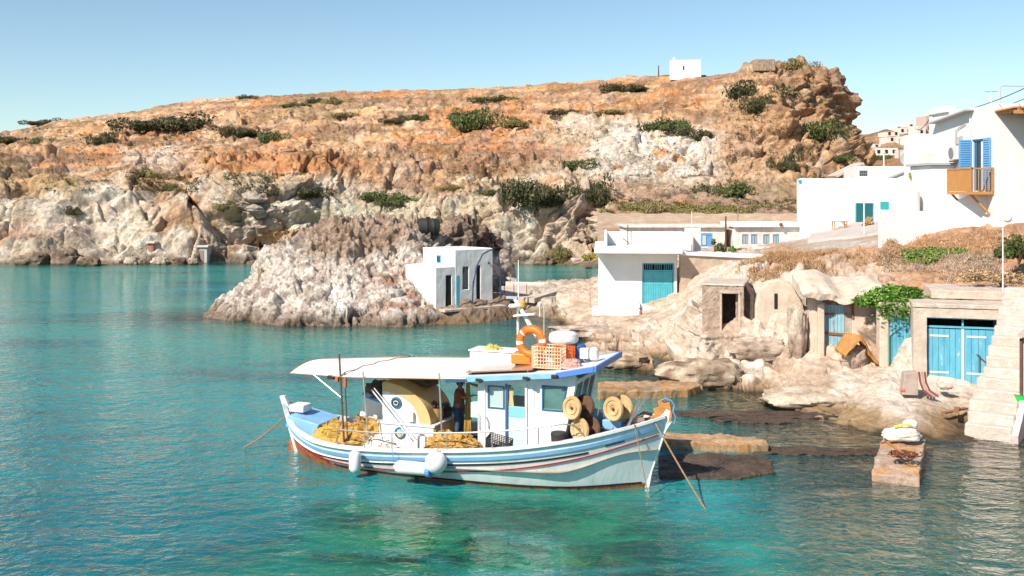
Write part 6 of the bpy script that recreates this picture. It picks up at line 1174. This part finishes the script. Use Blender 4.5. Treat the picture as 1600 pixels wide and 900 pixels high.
c = MB(); c.lathe([(.22, -.75), (.32, -.1), (.3, -.08), (.02, -.1)], n=16); c.build('pot', mat('terracotta', (.36, .15, .08), .8), o)
shrub('wall_creeper', 'green yellow creeper on the wall beside the round cistern', 'creeper', P(1428, 285, 52.5), (.28, .2, .9), leafmat('yellow_leaf', (.2, .25, .03), (.35, .25, .05), (.5, .28, .08)), 500, .12, 84, lumps=7)
shrub('beach_shrub', 'small green bush hanging on the bank left of the boathouse', 'shrub', P(923, 405, 100), (.7, .5, 1.4), leafmat('yellow_leaf', (0,)*3, (0,)*3, (0,)*3), 400, .1, 85)
# ------------------------------------------------------------------ boulders, slabs, jetty
def rockmesh(seed, dims, n=26, amp=.3, flat=False, base=(.66, .56, .46), dark=(.4, .3, .22)):
    vs = []; q = []
    for j in range(n+1):
        a = math.pi*j/n
        for i in range(2*n): t = math.pi*i/n; q.append((math.sin(a)*math.cos(t), math.sin(a)*math.sin(t), -math.cos(a)))
    q = np.array(q); k = np.max(np.abs(q), 1)[:, None]; q = q/(k**(.75 if flat else .35))
    d = 1+(fbm(q*1.5+seed*3, 4, seed)-.5)*amp*2+facets(q*1.6+seed, seed, 1.5)[0]*amp*.5; w3 = q*d[:, None]*np.array(dims)/2; w3 += ((fbm(w3/.25+seed, 3, seed)-.5)*.12)[:, None]*q*min(dims)
    fs = [(j*2*n+i, j*2*n+(i+1) % (2*n), (j+1)*2*n+(i+1) % (2*n), (j+1)*2*n+i) for j in range(n) for i in range(2*n)]
    c = mixc(np.tile(base, (len(w3), 1)), np.array(dark), sm(.45, .62, fbm(w3/.8+seed, 4, seed))); mb = MB(); mb.add([tuple(v) for v in w3], fs); mb.c = np.concatenate([c, np.ones((len(c), 1))], 1); return mb, c
def boulder(label, pos, dims, seed, base=(.66, .56, .46), dark=(.4, .3, .22), rz=0, group='boulders along the waterline', flat=False, name='boulder', cat='boulder', wet=.25):
    mb, c = rockmesh(seed, dims, base=base, dark=dark, flat=flat); v = np.array(mb.v); wz = v[:, 2]+pos[2]; t = 1-sm(.02, wet, wz); mb.c[:, :3] = mixc(mb.c[:, :3], np.array((.12, .08, .045)), t*.85)
    o = mb.build(name, ROCKN, smooth=True); o.location = pos; o.rotation_euler[2] = rz; return tag(o, label, cat, group)
for i, (x, y, w_, h_, dk, lb) in enumerate([(152, 412, 34, 18, 1, 'dark boulder standing in the water off the left cliff'), (52, 402, 50, 26, 1, 'large brown boulder at the waterline far left'), (100, 398, 40, 34, 1, 'grey brown boulder leaning on the left cliff foot'), (185, 408, 18, 12, 0, 'small pale boulder left of the row of fallen rocks'), (205, 407, 22, 16, 0, 'pale rounded boulder first in the row of fallen rocks'), (228, 408, 20, 14, 1, 'dark boulder in the row of fallen rocks'), (250, 407, 26, 15, 0, 'broad pale boulder in the middle of the fallen rocks'), (280, 408, 22, 14, 1, 'dark boulder right of the broad pale one'), (302, 409, 16, 11, 0, 'small pale boulder last in the row of fallen rocks'), (850, 402, 30, 16, 1, 'brown boulder on the beach across the channel'), (905, 404, 26, 12, 0, 'pale flat boulder on the beach near the boathouse')]):
    Y = 107.6 if y > 400 else 108; s_ = Y/F; boulder(lb, (PX(x, Y), Y-(2 if i == 0 else 0), .2), (w_*s_, w_*s_*.7, h_*s_*1.2), 10+i, (.35, .26, .2) if dk else (.68, .58, .48), (.2, .14, .1) if dk else (.45, .36, .28))
boulder('thin finger of rock leaning at the left slope of the islet', (PX(407, 64.6), 64.6, PZ(430, 64.6)), (.35, .3, 1.1), 31, group=None, name='rock_finger', cat='rock')
boulder('big tilted pale boulder with a dark right side at the water edge', (PX(1092, 40.3), 40.3, .45), (3.1, 1.7, 1.15), 41, (.64, .52, .4), (.3, .2, .14), .1)
boulder('rounded sandy rock at the water edge left of the tilted boulder', (PX(975, 44.4), 44.4, .2), (2.4, 1.5, .9), 42, (.62, .48, .34), (.4, .28, .18))
boulder('low smooth rock tongue reaching into the water below the white plinth', (PX(925, 54.), 54., .15), (4.2, 2.2, .7), 43, (.66, .56, .47), (.42, .32, .25), flat=True)
boulder('broad flat pale rock ramp under the weathered cave door', (PX(1270, 36.9), 36.9, .12), (3.4, 2.4, .7), 44, (.72, .6, .48), (.56, .42, .3))
boulder('white sculpted rock lump in front of the plastered cave wall', (PX(1185, 41.), 41., 1.3), (2.4, 1.3, .9), 45, (.74, .62, .52), (.5, .38, .3))
boulder('tall pale rock under the ochre tarpaulin', (PX(1336, 38.6), 38.6, 1.35), (.85, .7, 1.), 46, (.72, .6, .5), (.5, .38, .3))
boulder('pale rock hump left of the weathered plank door', (PX(1245, 40), 40., 2.1), (.7, .8, 2.2), 47, (.7, .58, .48), (.48, .36, .28))
# slabs
def slab(name, label, pts, z0, z1, mt, cat='slab', group='old concrete slabs in the shallows'):
    c = MB(); n = 10; ring = []
    for a, b in zip(pts, pts[1:]+pts[:1]):
        for k in range(n): ring.append(Vector(a).lerp(Vector(b), k/n))
    rnd = random.Random(len(label)); top = [Vector((p.x+rnd.uniform(-1, 1)*(.04 if cat == 'slab' else .16), p.y+rnd.uniform(-1, 1)*(.04 if cat == 'slab' else .12), z1+rnd.uniform(-.025, .025))) for p in ring]; bot = [Vector((p.x*1., p.y, z0)) for p in ring]; N_ = len(ring); ctr = sum(top, Vector())/N_
    inn = [t.lerp(ctr, .12)+Vector((0, 0, .02)) for t in top]
    c.add(top+bot+inn+[ctr], [(i, (i+1) % N_, N_+(i+1) % N_, N_+i) for i in range(N_)]+[(2*N_+i, 2*N_+(i+1) % N_, (i+1) % N_, i) for i in range(N_)]+[(2*N_+i, 3*N_, 2*N_+(i+1) % N_) for i in range(N_)]); o = rough(c.build(name, mt, bevel=.03), .14 if z1 > .03 else .1, .3, 3); return tag(o, label, cat, group)
def W(px, py, z=.25): Y = (H-z)*F/(py-300); return Vector((PX(px, Y), Y, z))
slab('concrete_slab', 'long beige slab lying at the water edge behind the winch drums', [W(935, 614), W(1075, 610), W(1098, 602), W(1060, 596), W(935, 598)], -1.5, .28, CONCWET)
slab('concrete_slab', 'narrow pale slab in the shallows level with the boat bow', [W(1030, 687), W(1120, 692), W(1200, 694), W(1198, 685), W(1100, 676), W(1030, 675)], -1.5, .22, CONCWET)
slab('concrete_slab', 'wide dark brown slab just above the water right of the bow', [W(1030, 742, .1), W(1150, 745, .1), W(1212, 735, .1), W(1200, 712, .1), W(1120, 706, .1), W(1030, 708, .1)], -2, .07, mat('dark_wet_slab', (.13, .08, .055), .6, (.07, .05, .035), 3., .08, 6., fine=.5))
slab('submerged_ledge', 'submerged dark ledge running from the wide slab to the jetty block', [W(1200, 744, -.06), W(1365, 748, -.06), W(1368, 738, -.06), W(1210, 712, -.06)], -2, -.05, mat('dark_wet_slab', (0,)*3), cat='ledge')
for k, (a, b, y) in enumerate(((1045, 1330, 648), (1180, 1390, 705), (1110, 1250, 655))):
    slab('submerged_ledge', ['long dark submerged ledge behind the bow slabs', 'dark submerged ledge left of the jetty block', 'short dark ledge near the flat rock ramp'][k], [W(a, y+4, -.02), W((a+b)/2, y+8, -.02), W(b, y+6, -.02), W(b-20, y-2, -.02), W(a+10, y-5, -.02)], -1.5, .015, mat('dark_wet_slab', (0,)*3), cat='ledge')
o = thing('jetty_block', 'short concrete jetty block with rusty stained end in the shallows', 'jetty', (0, 0, 0)); c = MB(); p4 = [W(1362, 732, .33), W(1436, 741, .33), W(1446, 684, .36), W(1380, 682, .36)]
n = 8; top = []
for j in range(n+1):
    for i in range(n+1): a = p4[0].lerp(p4[1], i/n); b = p4[3].lerp(p4[2], i/n); q = a.lerp(b, j/n); q.z += (fbm(np.array([[q.x*2, q.y*2, 0]]), 3, 2)[0]-.5)*.14-(.12 if j == 0 else 0); top.append(q)
bot = [Vector((q.x, q.y, -1.6)) for q in top]; m_ = n+1
edge = [i for i in range(m_)]+[j*m_+n for j in range(1, m_)]+[n*m_+i for i in range(n-1, -1, -1)]+[j*m_ for j in range(n-1, 0, -1)]
c.add(top+bot, [(j*m_+i, j*m_+i+1, (j+1)*m_+i+1, (j+1)*m_+i) for j in range(n) for i in range(n)]+[(edge[k], edge[(k+1) % len(edge)], m_*m_+edge[(k+1) % len(edge)], m_*m_+edge[k]) for k in range(len(edge))]); c.build('block_body', mat('jetty_concrete', (.56, .42, .33), .85, (.36, .24, .17), 2., .04, 7., stains=((.55, .26, .07), 1.4, .52, .64), fine=.3), o, bevel=.02); rough(o.children[0], .14, .3, 2)
def blobthing(name, label, cat, pos, d, mt, seed, amp=.25, rz=0):
    mb, _ = rockmesh(seed, d, 20, amp); mb.c = None; o = mb.build(name, mt, smooth=True, merge=False); o.location = pos; o.rotation_euler[2] = rz; return tag(o, label, cat)
q = W(1410, 686, .5); blobthing('white_sack', 'lumpy white sack lying on the landward end of the jetty block', 'sack', q+Vector((0, .1, .12)), (1.1, .6, .35), mat('sack_white', (.78, .74, .68), .7, (.6, .54, .46), 6., .02, 9.), 61)
q = W(1422, 684, .5); blobthing('float', 'small white float on top of the sack on the jetty', 'float', q+Vector((.05, .1, .36)), (.42, .3, .28), CREAM, 62, .08)
c = MB(); c.tube([q+Vector((-.5, -.1, .34)), q+Vector((-.2, -.15, .42)), q+Vector((.0, -.12, .38))], .035, 6); o = c.build('yellow_strap', mat('yellow_strap', (.75, .6, .05), .6)); tag(o, 'yellow strap across the white sack on the jetty', 'strap')
o = thing('old_net', 'small pile of rusty brown rope with an anchor on the jetty block', 'rope pile', W(1413, 716, .5)); c = MB(); rnd = random.Random(4)
for k in range(40): a = rnd.random()*6.3; r = rnd.uniform(.1, .5); c.tube([(r*math.cos(a+t)*(1 if k % 2 else .6), r*.7*math.sin(a+t), .04+rnd.uniform(0, .12)) for t in np.linspace(0, 1.8, 6)], .018, 4)
c.build('ropes', mat('rust_rope', (.22, .08, .03), .9, (.1, .04, .02), 8.), o); c = MB(); c.tube([(0, 0, .1), (-.15, .4, .22), (-.2, .75, .25)], .035); c.tube([(-.4, .65, .25), (-.2, .75, .25), (0, .7, .3)], .03); c.build('anchor', mat('rust', (.35, .14, .05), .9), o)
# tarpaulin over the rock, curved red and grey bow timber, loose planks
o = thing('tarpaulin', 'ochre brown tarpaulin draped over the pale rock by the plank door', 'tarpaulin', (PX(1340, 38.3), 38.3, 1.15)); c = MB(); vs = []; n = 24; rng_ = [(-.75, .55), (-.55, .95), (-.2, 1.3), (.1, 1.38), (.35, 1.2), (.55, .7), (.85, .3), (1.1, .12)]
for i in range(n+1):
    t = i/n*(len(rng_)-1); k = min(int(t), len(rng_)-2); x, z = lerp(rng_[k][0], rng_[k+1][0], t-k), lerp(rng_[k][1], rng_[k+1][1], t-k)
    for j in range(9): u = j/8; vs.append((x+.14*math.sin(j*1.1+i*.3)*.5-.2*u, -.35+.9*u, z-.32*max(0, .4-u)*1.8+.06*math.sin(i*.9+j*1.7)))
c.add(vs, [(i*9+j, (i+1)*9+j, (i+1)*9+j+1, i*9+j+1) for i in range(n) for j in range(8)]); o.scale = (.78, .8, .8); q = c.build('cloth', mat('ochre_tarp', (.5, .24, .06), .75, (.36, .16, .05), 3., .02, 6.), o, smooth=True); q.modifiers.new('s', 'SOLIDIFY').thickness = .03
o = thing('boat_remnant', 'short grey box with curved red timbers standing before the garage', 'boat part', W(1428, 616, .75), R(-10)); c = MB(); c.prism([(-.42, 0), (.1, 0), (.1, .78), (-.34, .74)], -.2, .3); c.build('grey_box', mat('dusty_grey', (.45, .36, .31), .9, (.36, .27, .23), 3.), o, bevel=.02)
for k in range(3):
    c = MB(); c.tube([(.12+.09*k, -.22, .8), (.16+.09*k, -.22, .45), (.26+.1*k, -.24, .18), (.48+.12*k, -.3, .0)], .035, 6); c.build('curved_timber', [mat('dark_red_timber', (.25, .05, .04), .8), mat('dusty_grey', (0,)*3), mat('dark_red_timber', (0,)*3)][k], o)
o = thing('loose_planks', 'two loose brown planks lying on the ramp beside the stairs', 'planks', W(1492, 645, .45)+Vector((0, 0, .03)), R(35)); c = MB(); c.box((0, 0, .04), (1.3, .14, .05)); c.build('plank', mat('brown_plank', (.32, .15, .08), .9, (.2, .09, .05), 4.), o); c = MB(); c.box((-.1, -.12, .1), (.8, .16, .05), rz=.5); c.build('plank', mat('brown_plank', (0,)*3), o)
for i, (x, y, z, lb) in enumerate(((1468, 602, 1., 'small pale stone at the foot of the garage doors'), (1478, 606, .95, 'larger pale stone right of the small one before the garage doors'), (1412, 612, .85, 'small red brick left of the grey box'), (1180, 590, .3, 'flat pale driftwood piece on the rock below the hut'))):
    q = W(x, y, z); blobthing('loose_stone', lb, 'stone', q+Vector((0, 0, .05)), ((.22, .2, .2), (.45, .25, .22), (.2, .15, .15), (.9, .3, .08))[i], [CONC, CONC, mat('brick_red', (.42, .14, .08), .9), CONC][i], 70+i)
# small doors and walls of the boathouses in the far cliff
for i, (x, y, w_, h_, lb, mt) in enumerate(((237, 390, 9, 20, 'small red brown door in the far left cliff', mat('faded_red_door', (.4, .14, .1), .8)), (316, 398, 18, 24, 'pale grey shed door at the waterline of the far cliff', mat('pale_grey_door', (.5, .48, .46), .8)))):
    p = hit(x, y, ['hill']) or P(x, y, 110); s_ = p.y/F; o = thing('cliff_boathouse', lb, 'boathouse', (p.x, p.y-.3, PZ(y+h_/2, p.y))); c = MB(); c.b2(-w_*s_/2, w_*s_/2, 0, 2.5, -.5, h_*s_); c.build('front', mt, o, bevel=.05); c = MB(); c.b2(-w_*s_/2-.15, w_*s_/2+.15, -.2, 2.4, h_*s_+.004, h_*s_+.2); c.build('lintel', WHITE2, o); c = MB(); c.b2(-w_*s_*.2, w_*s_*.2, -.04, -.003, 0, h_*s_*.8); c.build('door', mat('dull_plank', (.3, .22, .18), .9), o)
for i, (x, Y) in enumerate(((1057, 61), (1006, 62))): pass
# television rods on the boathouse roof
o = thing('roof_aerial', 'small bent grey aerial on the flat roof of the white boathouse', 'aerial', P(981, 386, 59.5)); c = MB(); c.tube([(0, 0, 0), (0, 0, 1.3)], .03, 5); c.tube([(-.3, 0, .5), (.1, 0, .2)], .03, 5); c.build('rods', BROWN, o)
o = thing('roof_aerial', 'forked grey aerial rising behind the boathouse parapet', 'aerial', P(993, 378, 88)); c = MB(); c.tube([(0, 0, 0), (0, 0, 1.8)], .05, 5); c.tube([(0, 0, .3), (.8, 0, 1.3)], .04, 5); c.tube([(-.4, 0, .9), (.3, 0, 1.5)], .04, 5); c.build('rods', STEEL, o)
